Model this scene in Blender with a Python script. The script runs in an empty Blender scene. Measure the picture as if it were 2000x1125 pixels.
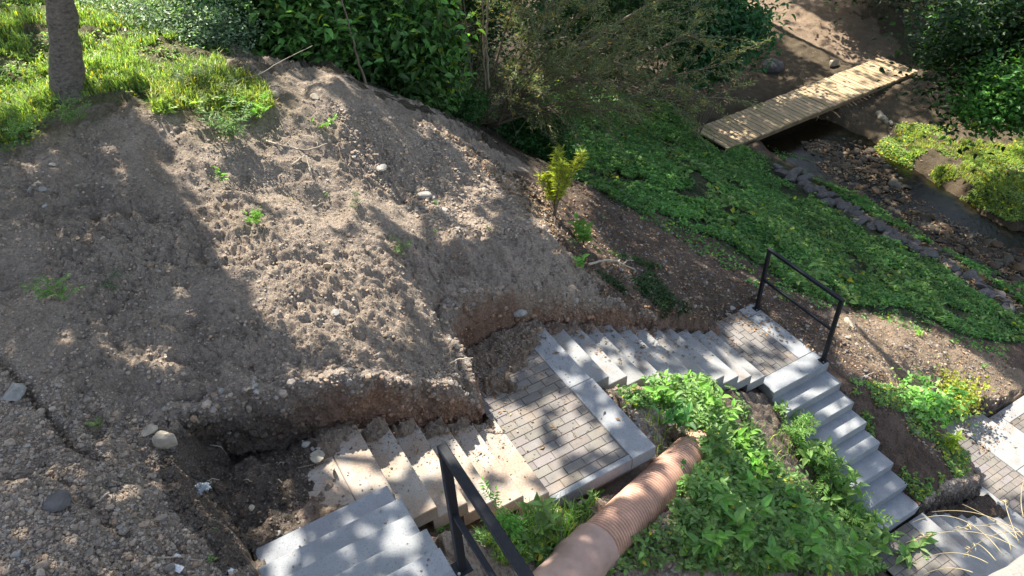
import bpy, math, random
import numpy as np
from mathutils import Vector, Matrix
R = np.random.default_rng(7); random.seed(7)
S = bpy.context.scene; COL = S.collection
# ---------------------------------------------------------------- camera
CAM = np.array([-1.3161, -5.5032, 5.8932])
CR = np.array([0.86144, -0.50631, -0.03963]); CU = np.array([0.35312, 0.54107, 0.76325]); CF = np.array([0.365, 0.67149, -0.64489])
FPX = 1509.84
cd = bpy.data.cameras.new('camera'); cam = bpy.data.objects.new('camera', cd); COL.objects.link(cam)
cd.sensor_width = 36; cd.lens = FPX / 2000 * 36; cd.clip_end = 500; cd.clip_start = 0.05
cam.matrix_world = Matrix(((CR[0], CU[0], -CF[0], CAM[0]), (CR[1], CU[1], -CF[1], CAM[1]), (CR[2], CU[2], -CF[2], CAM[2]), (0, 0, 0, 1)))
S.camera = cam
# ---------------------------------------------------------------- light
SUN = np.array([0.055, -0.832, -1.0])            # direction the light travels
SUNN = SUN / np.linalg.norm(SUN)
w = bpy.data.worlds.new('World'); S.world = w; w.use_nodes = True
nt = w.node_tree; bg = nt.nodes['Background']
sky = nt.nodes.new('ShaderNodeTexSky'); sky.sky_type = 'NISHITA'; sky.sun_disc = False
sky.sun_elevation = math.asin(-SUNN[2]); sky.sun_rotation = math.atan2(-SUNN[0], -SUNN[1])
sky.air_density = 1.0; sky.dust_density = 1.5
hs = nt.nodes.new('ShaderNodeHueSaturation'); hs.inputs['Saturation'].default_value = 0.75; nt.links.new(sky.outputs[0], hs.inputs['Color'])
nt.links.new(hs.outputs[0], bg.inputs[0]); bg.inputs[1].default_value = 0.125
sl = bpy.data.lights.new('sun', 'SUN'); sl.energy = 5.0; sl.angle = math.radians(0.55); sl.color = (1, 0.93, 0.82)
so = bpy.data.objects.new('sun', sl); COL.objects.link(so); so.location = (-2, 20, 25)
so.rotation_euler = Vector(SUNN).to_track_quat('-Z', 'Y').to_euler()
S.view_settings.view_transform = 'Standard'; S.view_settings.look = 'None'; S.view_settings.gamma = 1
S.view_settings.exposure = 1.5
S.cycles.use_denoising = True
S.cycles.max_bounces = 6; S.cycles.transparent_max_bounces = 4

# ---------------------------------------------------------------- maths helpers
def un(px, py, z):
    d = CF * FPX + CR * (px - 1000) - CU * (py - 562.5)
    return CAM + (z - CAM[2]) / d[2] * d
def proj(P):
    d = np.asarray(P, float) - CAM; wz = d @ CF; wz = np.where(wz < 0.05, 0.05, wz)
    return 1000 + FPX * (d @ CR) / wz, 562.5 - FPX * (d @ CU) / wz
def hsh(i, j, k=0, s=0):
    n = (i.astype(np.int64) * 374761393 + j.astype(np.int64) * 668265263 + (k if np.isscalar(k) else k.astype(np.int64)) * 2147483647 + s * 974634777) & 0xffffffff
    n = ((n ^ (n >> 13)) * 1274126177) & 0xffffffff
    n = (n ^ (n >> 16)) & 0xffffffff
    return (n % 65536) / 65535.0
def vnoise(x, y, s=0):
    xi = np.floor(x); yi = np.floor(y); fx = x - xi; fy = y - yi
    fx = fx * fx * (3 - 2 * fx); fy = fy * fy * (3 - 2 * fy)
    a = hsh(xi, yi, 0, s); b = hsh(xi + 1, yi, 0, s); c = hsh(xi, yi + 1, 0, s); d = hsh(xi + 1, yi + 1, 0, s)
    return (a + (b - a) * fx) * (1 - fy) + (c + (d - c) * fx) * fy
def fbm(x, y, o=4, s=0):
    v = 0; a = 0.5; t = 0
    for k in range(o):
        v = v + a * vnoise(x * 2 ** k + 17.3 * k, y * 2 ** k - 9.1 * k, s + k); t += a; a *= 0.55
    return v / t
def clod(x, y, s=0, dens=0.75):
    xi = np.floor(x); yi = np.floor(y); best = np.zeros_like(x)
    for dx in (-1, 0, 1):
        for dy in (-1, 0, 1):
            cx = xi + dx; cy = yi + dy
            px = cx + hsh(cx, cy, 0, s + 1); py = cy + hsh(cx, cy, 0, s + 2); r = 0.25 + 0.5 * hsh(cx, cy, 0, s + 3)
            on = hsh(cx, cy, 0, s + 4) < dens
            h = r * r - (x - px) ** 2 - (y - py) ** 2
            best = np.maximum(best, np.where(on & (h > 0), np.sqrt(np.maximum(h, 0)), 0))
    return best
def inpoly(x, y, P):
    r = np.zeros(np.shape(x), bool); n = len(P)
    for i in range(n):
        x1, y1 = P[i]; x2, y2 = P[(i + 1) % n]
        if y1 == y2: continue
        c = ((y1 > y) != (y2 > y)) & (x < (x2 - x1) * (y - y1) / (y2 - y1) + x1)
        r ^= c
    return r
def polydist(x, y, P):                            # 0 inside, distance outside
    d = np.full(np.shape(x), 1e9); n = len(P)
    for i in range(n):
        ax, ay = P[i]; bx, by = P[(i + 1) % n]; ex, ey = bx - ax, by - ay
        t = np.clip(((x - ax) * ex + (y - ay) * ey) / (ex * ex + ey * ey + 1e-12), 0, 1)
        d = np.minimum(d, np.hypot(x - ax - t * ex, y - ay - t * ey))
    return np.where(inpoly(x, y, P), 0, d)
def sstep(a, b, x):
    t = np.clip((x - a) / (b - a), 0, 1); return t * t * (3 - 2 * t)

# ---------------------------------------------------------------- object helpers
def tag(o, label=None, cat=None, group=None, kind=None):
    if label: o['label'] = label
    if cat: o['category'] = cat
    if group: o['group'] = group
    if kind: o['kind'] = kind
    return o
def empty(name, loc=(0, 0, 0), rz=0):
    o = bpy.data.objects.new(name, None); COL.objects.link(o); o.location = loc; o.rotation_euler = (0, 0, rz); o.empty_display_size = 0.1
    return o
def mesh(name, V, F, mat, parent=None, tint=None, smooth=False, col=None):
    V = np.asarray(V, np.float32).reshape(-1, 3); me = bpy.data.meshes.new(name)
    F = [np.asarray(f, np.int32) for f in (F if isinstance(F, list) else [F]) if len(f)]
    me.vertices.add(len(V)); me.vertices.foreach_set('co', V.ravel())
    lt = np.concatenate([np.full(len(f), f.shape[1], np.int32) for f in F]); li = np.concatenate([f.ravel() for f in F])
    me.loops.add(len(li)); me.loops.foreach_set('vertex_index', li)
    me.polygons.add(len(lt)); me.polygons.foreach_set('loop_start', np.concatenate([[0], np.cumsum(lt)[:-1]]).astype(np.int32))
    me.update(calc_edges=True)
    me.polygons.foreach_set('use_smooth', np.full(len(lt), smooth))
    if tint is not None:
        t = np.asarray(tint, np.float32)
        if t.ndim == 1: t = np.stack([t, t, t], 1)
        c = np.ones((len(V), 4), np.float32); c[:, :3] = t
        a = me.color_attributes.new('tint', 'FLOAT_COLOR', 'POINT'); a.data.foreach_set('color', c.ravel())
    if isinstance(mat, (list, tuple)):
        for m in mat: me.materials.append(m)
    else: me.materials.append(mat)
    o = bpy.data.objects.new(name, me); COL.objects.link(o)
    if parent is not None:
        o.parent = parent
    return o
class MB:                                        # collects geometry
    def __init__(s): s.V = []; s.Q = []; s.T = []; s.t = []; s.n = 0
    def add(s, V, Q=None, T=None, tint=None):
        V = np.asarray(V, float).reshape(-1, 3)
        if Q is not None and len(Q): s.Q.append(np.asarray(Q) + s.n)
        if T is not None and len(T): s.T.append(np.asarray(T) + s.n)
        s.V.append(V); s.n += len(V)
        tt = np.ones((len(V), 3)) if tint is None else np.broadcast_to(np.asarray(tint, float).reshape((-1, 1)) if np.ndim(tint) == 1 and len(tint) == len(V) and len(V) != 3 else np.asarray(tint, float), (len(V), 3))
        s.t.append(tt)
    def box(s, x0, x1, y0, y1, z0, z1, b=0.006, M=None, tint=None, bj=0):
        # bevelled top box
        z = [z0, z1 - b, z1]; ins = [0, 0, b]; V = []
        for k in range(3):
            i = ins[k]
            V += [(x0 + i, y0 + i, z[k]), (x1 - i, y0 + i, z[k]), (x1 - i, y1 - i, z[k]), (x0 + i, y1 - i, z[k])]
        Q = [(3, 2, 1, 0), (8, 9, 10, 11)]
        for k in range(2):
            for j in range(4):
                Q.append((4 * k + j, 4 * k + (j + 1) % 4, 4 * k + 4 + (j + 1) % 4, 4 * k + 4 + j))
        V = np.array(V, float)
        if M is not None: V = (np.c_[V, np.ones(12)] @ np.array(M).T)[:, :3]
        s.add(V, Q=Q, tint=tint)
    def tube(s, P, r, n=8, cap=True, tint=None):
        P = np.asarray(P, float); m = len(P); r = np.broadcast_to(np.asarray(r, float), (m,))
        T = np.gradient(P, axis=0); T /= np.linalg.norm(T, axis=1)[:, None] + 1e-9
        ref = np.array([0, 0, 1.]) if abs(T[0][2]) < 0.9 else np.array([1., 0, 0])
        U = np.cross(T, ref); U /= np.linalg.norm(U, axis=1)[:, None] + 1e-9; W = np.cross(T, U)
        a = np.arange(n) * 2 * math.pi / n
        V = P[:, None] + (U[:, None] * np.cos(a)[None, :, None] + W[:, None] * np.sin(a)[None, :, None]) * r[:, None, None]
        V = V.reshape(-1, 3); i = np.arange(m - 1)[:, None] * n; j = np.arange(n)[None]; j2 = (j + 1) % n
        Q = np.stack([i + j, i + n + j, i + n + j2, i + j2], -1).reshape(-1, 4)
        Tr = []
        if cap:
            V = np.vstack([V, P[:1], P[-1:]]); c = m * n
            for k in range(n): Tr += [(c, k, (k + 1) % n), (c + 1, (m - 1) * n + (k + 1) % n, (m - 1) * n + k)]
        s.add(V, Q=Q, T=Tr, tint=tint)
    def build(s, name, mat, parent=None, smooth=False, tinted=True):
        F = []
        if s.Q: F.append(np.vstack(s.Q))
        if s.T: F.append(np.vstack(s.T))
        return mesh(name, np.vstack(s.V), F, mat, parent, tint=np.vstack(s.t) if tinted else None, smooth=smooth)

# ---------------------------------------------------------------- materials
def M(name): 
    m = bpy.data.materials.new(name); m.use_nodes = True; t = m.node_tree; return m, t, t.nodes['Principled BSDF']
def N(t, ty, **k):
    n = t.nodes.new(ty)
    for a, v in k.items():
        if a.startswith('i_'): n.inputs[a[2:].replace('_', ' ')].default_value = v
        else: setattr(n, a, v)
    return n
def noise(t, vec, scale, detail=6, rough=0.6):
    n = N(t, 'ShaderNodeTexNoise'); n.inputs['Scale'].default_value = scale; n.inputs['Detail'].default_value = detail; n.inputs['Roughness'].default_value = rough
    t.links.new(vec, n.inputs['Vector']); return n.outputs[0]
def ramp(t, f, stops):
    r = N(t, 'ShaderNodeValToRGB'); el = r.color_ramp.elements
    while len(el) < len(stops): el.new(0.5)
    for e, (p, c) in zip(el, stops):
        e.position = p; e.color = (c, c, c, 1) if np.isscalar(c) else (*c, 1)
    t.links.new(f, r.inputs[0]); return r.outputs[0]
def mix(t, f, a, b, mode='MIX'):
    n = N(t, 'ShaderNodeMix', data_type='RGBA', blend_type=mode)
    for s_, v in ((n.inputs[0], f), (n.inputs[6], a), (n.inputs[7], b)):
        if hasattr(v, 'is_linked') or hasattr(v, 'links'): t.links.new(v, s_)
        else: s_.default_value = v if np.isscalar(v) else (*v, 1)
    return n.outputs[2]
def bump(t, h, b, strength=0.5, dist=0.01, prev=None):
    n = N(t, 'ShaderNodeBump'); n.inputs['Strength'].default_value = strength; n.inputs['Distance'].default_value = dist
    t.links.new(h, n.inputs['Height'])
    if prev is not None: t.links.new(prev, n.inputs['Normal'])
    if b is not None: t.links.new(n.outputs[0], b.inputs['Normal'])
    return n.outputs[0]
def geo(t): return N(t, 'ShaderNodeNewGeometry').outputs['Position']
def attr(t, n='tint'): 
    a = N(t, 'ShaderNodeAttribute'); a.attribute_name = n; return a.outputs['Color']

def mat_ground():
    m, t, b = M('soil'); p = geo(t)
    c = attr(t)
    n1 = ramp(t, noise(t, p, 3.5, 8, 0.65), [(0.3, 0.72), (0.7, 1.25)])
    n2 = ramp(t, noise(t, p, 38, 6, 0.7), [(0.32, 0.6), (0.5, 1.0), (0.68, 1.35)])
    c2 = mix(t, 1.0, c, n1, 'MULTIPLY'); c3 = mix(t, 0.85, c2, n2, 'MULTIPLY')
    v = N(t, 'ShaderNodeTexVoronoi'); v.inputs['Scale'].default_value = 55; t.links.new(p, v.inputs['Vector'])
    peb = ramp(t, v.outputs['Distance'], [(0.12, 1.0), (0.22, 0.0)])
    vc = ramp(t, v.outputs['Color'], [(0.72, 0.0), (0.76, 0.55)])
    mk = mix(t, 1.0, peb, vc, 'MULTIPLY')
    c4 = mix(t, mk, c3, (0.42, 0.39, 0.35))
    t.links.new(c4, b.inputs['Base Color']); b.inputs['Roughness'].default_value = 0.95; b.inputs['Specular IOR Level'].default_value = 0.15
    v2 = N(t, 'ShaderNodeTexVoronoi'); v2.inputs['Scale'].default_value = 30; t.links.new(p, v2.inputs['Vector'])
    a = bump(t, noise(t, p, 26, 10, 0.72), None, 1.0, 0.05)
    a = bump(t, v2.outputs['Distance'], None, 0.55, -0.02, a)
    bump(t, noise(t, p, 120, 5, 0.7), b, 0.8, 0.012, a)
    return m
def mat_concrete(name, col, dirt, lo=0.45, dcol=(0.27, 0.215, 0.165)):
    m, t, b = M(name); p = geo(t)
    g = ramp(t, noise(t, p, 300, 3, 0.8), [(0.34, 0.55), (0.5, 1.0), (0.66, 1.2)])
    g2 = ramp(t, noise(t, p, 5, 6, 0.6), [(0.3, 0.82), (0.7, 1.08)])
    c = mix(t, 1.0, mix(t, 0.6, col, g, 'MULTIPLY'), g2, 'MULTIPLY')
    c = mix(t, 1.0, c, attr(t), 'MULTIPLY')
    if dirt > 0:
        d = ramp(t, noise(t, p, 3.2, 12, 0.68), [(lo, 0.0), (lo + 0.16, dirt)])
        sp = ramp(t, noise(t, p, 70, 4, 0.75), [(0.56, 0.0), (0.64, min(1, dirt))])
        dc = mix(t, 0.7, dcol, ramp(t, noise(t, p, 60, 6, 0.7), [(0.3, 0.6), (0.7, 1.35)]), 'MULTIPLY')
        c = mix(t, d, c, dc); c = mix(t, sp, c, tuple(0.75 * x for x in dcol))
    t.links.new(c, b.inputs['Base Color']); b.inputs['Roughness'].default_value = 0.9; b.inputs['Specular IOR Level'].default_value = 0.2
    a = bump(t, noise(t, p, 180, 6, 0.8), None, 0.35, 0.003)
    bump(t, noise(t, p, 30, 6, 0.7), b, 0.35, 0.006, a)
    return m
def mat_leaf(name, col, trans=0.35, rough=0.5, var=0.35, spec=0.35):
    m, t, b = M(name); p = geo(t); c = mix(t, 1.0, col, attr(t), 'MULTIPLY')
    g = ramp(t, noise(t, p, 9, 4, 0.6), [(0.3, 1 - var), (0.7, 1 + var)])
    c = mix(t, 1.0, c, g, 'MULTIPLY')
    t.links.new(c, b.inputs['Base Color']); b.inputs['Roughness'].default_value = rough; b.inputs['Specular IOR Level'].default_value = spec
    tr = N(t, 'ShaderNodeBsdfTranslucent'); c2 = mix(t, 1.0, c, (1.5, 1.75, 0.6), 'MULTIPLY'); t.links.new(c2, tr.inputs[0])
    ms = N(t, 'ShaderNodeMixShader'); ms.inputs[0].default_value = trans
    t.links.new(b.outputs[0], ms.inputs[1]); t.links.new(tr.outputs[0], ms.inputs[2])
    t.links.new(ms.outputs[0], t.nodes['Material Output'].inputs[0]); return m
def mat_simple(name, col, rough=0.8, scale=20, lo=0.7, hi=1.25, bmp=0.4, bd=0.004, metal=0, spec=0.3, stretch=None):
    m, t, b = M(name); p = geo(t)
    if stretch:
        mp = N(t, 'ShaderNodeMapping'); mp.inputs['Scale'].default_value = stretch; t.links.new(p, mp.inputs[0]); p = mp.outputs[0]
    g = ramp(t, noise(t, p, scale, 8, 0.65), [(0.3, lo), (0.7, hi)])
    c = mix(t, 1.0, mix(t, 1.0, col, g, 'MULTIPLY'), attr(t), 'MULTIPLY')
    t.links.new(c, b.inputs['Base Color']); b.inputs['Roughness'].default_value = rough; b.inputs['Metallic'].default_value = metal
    b.inputs['Specular IOR Level'].default_value = spec
    bump(t, noise(t, p, scale * 2.5, 8, 0.7), b, bmp, bd); return m
MG = mat_ground()
M_clean = mat_concrete('concrete_step_clean', (0.27, 0.285, 0.30), 0.75, 0.60, (0.2, 0.18, 0.16))
M_dusty = mat_concrete('concrete_step_dusty', (0.28, 0.285, 0.285), 0.8, 0.50, (0.24, 0.205, 0.17))
M_muddy = mat_concrete('concrete_step_muddy', (0.38, 0.35, 0.31), 1.0, 0.40, (0.33, 0.26, 0.20))
M_pave = mat_concrete('paver_concrete', (0.205, 0.195, 0.185), 0.85, 0.52, (0.26, 0.21, 0.165))
M_wall = mat_concrete('parapet_stone', (0.20, 0.19, 0.17), 0.6, 0.55, (0.3, 0.27, 0.22))
M_steel = mat_simple('painted_steel', (0.016, 0.018, 0.022), 0.5, 60, 0.8, 1.3, 0.1, 0.001, spec=0.1)
M_bolt = mat_simple('zinc', (0.5, 0.5, 0.5), 0.4, 60, metal=0.8)
M_pipe = mat_simple('terracotta_plastic', (0.50, 0.30, 0.215), 0.55, 7, 0.7, 1.2, 0.1, 0.002, spec=0.4)
M_pipe2 = mat_simple('dusty_plastic', (0.40, 0.275, 0.225), 0.6, 5, 0.7, 1.15, 0.1, 0.002)
M_wood = mat_simple('deck_timber', (0.42, 0.32, 0.20), 0.75, 6, 0.72, 1.2, 0.3, 0.004, stretch=(8, 1.2, 8))
M_beam = mat_simple('beam_timber', (0.20, 0.14, 0.08), 0.8, 6, 0.7, 1.2, 0.3, 0.004)
M_bark = mat_simple('bark', (0.17, 0.145, 0.12), 0.9, 22, 0.4, 1.7, 1.0, 0.03, stretch=(1, 1, 1.8))
M_twig = mat_simple('twig_bark', (0.17, 0.135, 0.09), 0.85, 25, 0.7, 1.3, 0.4, 0.003)
M_pale = mat_simple('pale_wood', (0.42, 0.36, 0.28), 0.85, 25, 0.7, 1.2, 0.4, 0.003)
M_stone = mat_simple('stone', (0.30, 0.285, 0.26), 0.85, 18, 0.7, 1.2, 0.6, 0.006)
M_tan = mat_simple('tan_stone', (0.38, 0.33, 0.25), 0.85, 18, 0.7, 1.2, 0.6, 0.006)
M_rip = mat_simple('bank_stone', (0.115, 0.105, 0.10), 0.85, 10, 0.6, 1.3, 0.6, 0.01)
M_straw = mat_simple('straw', (0.32, 0.27, 0.16), 0.8, 30, 0.8, 1.2, 0.2, 0.002)
M_litter = mat_simple('dead_leaf', (0.24, 0.165, 0.10), 0.8, 20, 0.6, 1.4, 0.3, 0.003)
L_dark = mat_leaf('leaf_dark', (0.040, 0.085, 0.030))
L_mid = mat_leaf('leaf_mid', (0.065, 0.135, 0.035))
L_nettle = mat_leaf('leaf_nettle', (0.165, 0.28, 0.09), 0.4)
L_cover = mat_leaf('leaf_cover', (0.115, 0.245, 0.068), 0.3)
L_yel = mat_leaf('leaf_yellow', (0.30, 0.32, 0.05), 0.45)
L_willow = mat_leaf('leaf_willow', (0.15, 0.17, 0.09), 0.3)
L_grass = mat_leaf('grass_blade', (0.255, 0.345, 0.11), 0.42)
L_silver = mat_leaf('leaf_pale', (0.13, 0.17, 0.10), 0.3, 0.4, spec=0.5)

# ---------------------------------------------------------------- the staircase in figures (metres)
T = 0.2574; RS = 0.1463
BX = -0.482; AY = -1.906; CX = 1.971; DY = -1.224; EX0 = 5.84; FX = 8.85
Z1 = 6 * RS; Z2 = 0.0; Z3 = -12 * RS; Z4 = Z3 - 8 * RS; Z5 = Z4 - 8 * RS; Z6 = Z5 - 4 * RS; Z0 = 12 * RS
BY = (-2.085, -1.096); CY = (-1.024, 0.0); DXr = (4.80, 5.80); AXr = (-1.55, -0.523); EY = (-4.06, -3.06); FY = (-2.95, -1.87)
RECT = []                                        # x0,x1,y0,y1,z
for i in range(1, 6): RECT.append((BX + T * (i - 1), BX + T * i, *BY, Z1 - RS * i))
for i in range(1, 12): RECT.append((CX + T * (i - 1), CX + T * i, *CY, -RS * i))
for i in range(1, 8): RECT.append((*DXr, DY - T * i, DY - T * (i - 1), Z3 - RS * i))
for i in range(0, 5): RECT.append((*AXr, AY - T * (i + 1), AY - T * i, Z1 + RS * (i + 1)))
for i in range(1, 8): RECT.append((EX0 + T * (i - 1), EX0 + T * i, *EY, Z4 - RS * i))
for i in range(1, 4): RECT.append((FX + T * (i - 1), FX + T * i, *FY, Z5 - RS * i))
RECT += [(-1.50, BX, AY, -1.096, Z1), (0.806, CX, -2.105, 0.0, Z2), (4.803, 5.80, DY, 0.22, Z3), (4.80, EX0, -4.1, -3.026, Z4),
         (7.642, FX, -4.0, -1.87, Z5), (9.62, 11.0, -3.1, -1.95, Z6), (-1.6, -0.5, -4.8, AY - 5 * T, Z1 + 6 * RS)]
# ---------------------------------------------------------------- terrain
ctl = [(130, 165, 2.6), (0, 300, 2.45), (300, 250, 2.3), (450, 170, 2.25), (650, 185, 1.95), (850, 250, 1.15), (1060, 370, .15), (600, 450, 1.55), (400, 500, 1.78), (200, 550, 1.98),
       (0, 750, 1.9), (340, 840, 1.45), (500, 690, 1.40), (700, 700, 1.22), (780, 640, 1.0), (850, 660, .62), (840, 600, .82), (860, 555, .80), (1000, 560, .5), (1000, 450, .62), (1130, 560, .05), (900, 400, .85), (750, 330, 1.25),
       (1150, 370, -1.0), (1200, 560, -.36), (1330, 600, -.98), (1450, 560, -1.65), (1300, 300, -3.1), (1500, 450, -3.1), (1150, 450, -.35), (250, 700, 1.72), (150, 900, 1.72), (50, 1000, 1.85)]
W = [tuple(un(*c)) for c in ctl]
W += [(-2, 5.5, 2.8), (-.5, 5.5, 2.35), (1, 4.5, 1.7), (7.5, 1.5, -2.75), (8.6, 1, -3.35), (11, 2, -4.4), (8.7, -1, -3.45), (6.8, -1.3, -2.35), (6.5, -2.6, -2.75), (7.4, -2.4, -3.2), (8.5, -1.6, -3.75),
      (11, -1, -4.5), (10.3, -1.7, -4.45), (2.3, -1.2, -.2), (3, -1.2, -.66), (4, -1.2, -1.2), (4.6, -1.2, -1.6), (2.1, -2.3, -.2), (3, -2.4, -.85), (4, -2.4, -1.55), (4.6, -2.4, -2.2), (4.6, -3.3, -2.75),
      (3, -3.5, -1.2), (1.6, -2.9, -.25), (2, -4, -.8), (.9, -2.35, .0), (.5, -2.3, .3), (.1, -2.3, .52), (0, -3.2, .95), (-.3, -4.5, 1.3), (.8, -3.2, .1), (1, -5, .2), (4, -5, -2.2), (5.2, -4.5, -3), (7, -4.6, -3.9),
      (9, -4.6, -4.4), (9, -7, -4.6), (5, -8, -3.2), (1, -8, -.5), (-2, -5, 1.9), (-2.3, -2.5, 1.75), (-3, -2, 1.9), (-3.5, -4, 2.1), (-5, -8, 2.4), (-6, 0, 2.8), (-6, 6, 3.3), (-8, 12, 3.8), (5.9, .5, -1.62), (6.1, -.6, -1.9)]
for y in (-11, -4, 3, 9, 16, 28, 45):
    for x, z in ((14, -5.42), (18.6, -5.5), (21.5, -5.35), (26, -4.5), (36, -1.5), (50, 3)): W.append((x, y, z))
for y in (7.5, 13, 22, 40):
    for x, z in ((-14, 4.8), (-6, 3.4), (-2, 2.8), (0, 2.1), (2, .9), (4, -.55), (6, -1.9), (9, -3.5), (11.5, -4.6)): W.append((x, y, z))
W += [(18.6, 8, -5.75), (20, 9.5, -5.72), (21.8, 9.2, -5.66), (23.5, 9, -5.5), (18.5, 11, -5.7), (22, 11.5, -5.6)]
W += [(-14, 0, 4.5), (-14, -8, 4), (12, -8, -5.1), (11.5, 5, -4.6), (4, 4.5, -.5), (6.5, 5, -2.2)]
W = np.array(W)
def tps_fit(W, lam=0.002):
    X = W[:, :2]; d = np.hypot(X[:, None, 0] - X[None, :, 0], X[:, None, 1] - X[None, :, 1]); K = d ** 2 * np.log(d + 1e-9); K += np.eye(len(X)) * lam * 10
    P = np.c_[np.ones(len(X)), X]; A = np.block([[K, P], [P.T, np.zeros((3, 3))]]); return np.linalg.solve(A, np.r_[W[:, 2], 0, 0, 0])
CO = tps_fit(W)
def tps(x, y):
    sh = x.shape; x = x.ravel(); y = y.ravel(); out = CO[-3] + CO[-2] * x + CO[-1] * y
    for i in range(len(W)):
        r2 = (x - W[i, 0]) ** 2 + (y - W[i, 1]) ** 2; out += CO[i] * 0.5 * r2 * np.log(r2 + 1e-9)
    return out.reshape(sh)
def axis(spans):
    a = []
    for lo, hi, st in spans: a.append(np.arange(lo, hi - 1e-6, st))
    a.append([spans[-1][1]]); return np.concatenate(a)
def grow(lo, hi, s0, s1):
    out = [lo]; 
    while out[-1] < hi: f = (out[-1] - lo) / (hi - lo); out.append(out[-1] + s0 + (s1 - s0) * f)
    return np.array(out[:-1])
gx = np.concatenate([np.arange(-16, -4, 0.5), np.arange(-4, -2.3, 0.025), np.arange(-2.3, 0.72, 0.0135), np.arange(0.72, 1.25, 0.009), np.arange(1.25, 3.2, 0.018), np.arange(3.2, 9.5, 0.028), grow(9.5, 24, 0.05, 0.10), grow(24, 60, 0.15, 1.5)])
gy = np.concatenate([np.arange(-14, -5, 0.6), np.arange(-5, -2.4, 0.03), np.arange(-2.4, -1.12, 0.02), np.arange(-1.12, -0.66, 0.008), np.arange(-0.66, 3.6, 0.0165), np.arange(3.6, 7, 0.04), grow(7, 16, 0.06, 0.14), grow(16, 70, 0.2, 2)])
GX, GY = np.meshgrid(gx, gy)
H = tps(GX, GY)
pit = [(-1.60, -.80), (-1.2, -.88), (-.4, -1.0), (.3, -1.02), (.76, -.86), (.88, -.3), (.95, -.03), (2, .04), (5.0, .04), (5, -1.1), (2.1, -1.1), (2.1, -2.2), (.7, -2.2), (-.4, -2.3), (-.4, -4.9), (-1.60, -4.9), (-1.62, -2.5), (-1.56, -1.9), (-1.72, -1.25)]
def floor1(x): return np.interp(x, [-1.80, -1.5, -.9, BX, .81, CX, 5.0], [1.16, 1.02, .85, .80, -.05, -.05, -1.75])
pit2 = [(5.85, -3.04), (7.62, -3.04), (7.64, -1.86), (9.6, -1.86), (9.7, -1.9), (11, -1.9), (11, -4.2), (4.8, -4.2), (4.8, -3.04)]
def floor2(x): return np.interp(x, [5.84, 7.62, 8.85, 9.6, 11], [-2.95, -4.1, -4.1, -4.6, -4.75])
wob = 0.085 * (fbm(GX * 3.2, GY * 3.2, 5, 11) - 0.5) * 2 + 0.03 * (fbm(GX * 14, GY * 14, 3, 12) - .5) * 2
near = (GX > -4) & (GX < 12) & (GY > -6) & (GY < 6)
d1 = np.full(H.shape, 50.); d1[near] = polydist(GX[near], GY[near], pit)
d2 = np.full(H.shape, 50.); d2[near] = polydist(GX[near], GY[near], pit2)
H0 = H.copy()
# natural relief
mound = (1 - sstep(2.6, 4.2, GX)) * (1 - sstep(3.5, 5.5, GY))
amp = 0.75 + 0.25 * mound
H += amp * 0.17 * (fbm(GX * 1.6, GY * 1.3, 4, 3) - .5) * 2 + 0.05 * amp * (fbm(GX * 5, GY * 5, 4, 5) - .5) * 2
def prof(d): return 0.02 + np.where(GX < -1.45, 3.2, 11) * np.clip(d - .03, 0, None)
wall1 = floor1(GX) + np.where(d1 > 0, prof(np.clip(d1 + wob, 0, None)), -0.3)
cut1 = (wall1 < H) & (GY > -4.9)
H = np.minimum(H, np.where(d1 < 5, wall1, 99))
wall2 = floor2(GX) + np.where(d2 > 0, prof(np.clip(d2 * .8 + wob, 0, None)), -0.3)
H = np.minimum(H, np.where(d2 < 5, wall2, 99))
# pit floor and ground under the stairs
pf = (GX < -1.50) & (d1 == 0) & (GY > -3.6); H[pf] = 0.86
H = np.where((d1 == 0) & (GX < -.4) & (GY > AY) & (GX > -1.5), Z1 - 0.05, H)
for (x0, x1, y0, y1, z) in RECT:
    m = (GX > x0 - 1.2) & (GX < x1 + 1.2) & (GY > y0 - 1.2) & (GY < y1 + 1.2)
    gxm = GX[m]; gym = GY[m]; dx = np.maximum(np.maximum(x0 - gxm, gxm - x1), 0); dy = np.maximum(np.maximum(y0 - gym, gym - y1), 0); dd = np.hypot(dx, dy)
    # open sides stay below the tread, bank sides may stand above it
    up = gym > y1
    bank = ((d1[m] > 0) & (gym > np.interp(gxm, [-1.9, -1.2, -.4, .3, .76, .9, 5.0, 5.05], [-.74, -.88, -1.0, -1.02, -.9, -0.03, .0, 9]))) | (gxm < -1.52) | ((d2[m] > 0) & (gym > -3.05) & (gxm > 5.86) & (x0 > 5.81))
    k = np.where(bank, 60.0, 1.1) if not (x0 == DXr[0] and x1 == DXr[1]) else np.full(gxm.shape, 0.9) + bank * 60
    H[m] = np.minimum(H[m], z - 0.045 + k * np.clip(dd - 0.03, 0, None) + 0.0)
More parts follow.
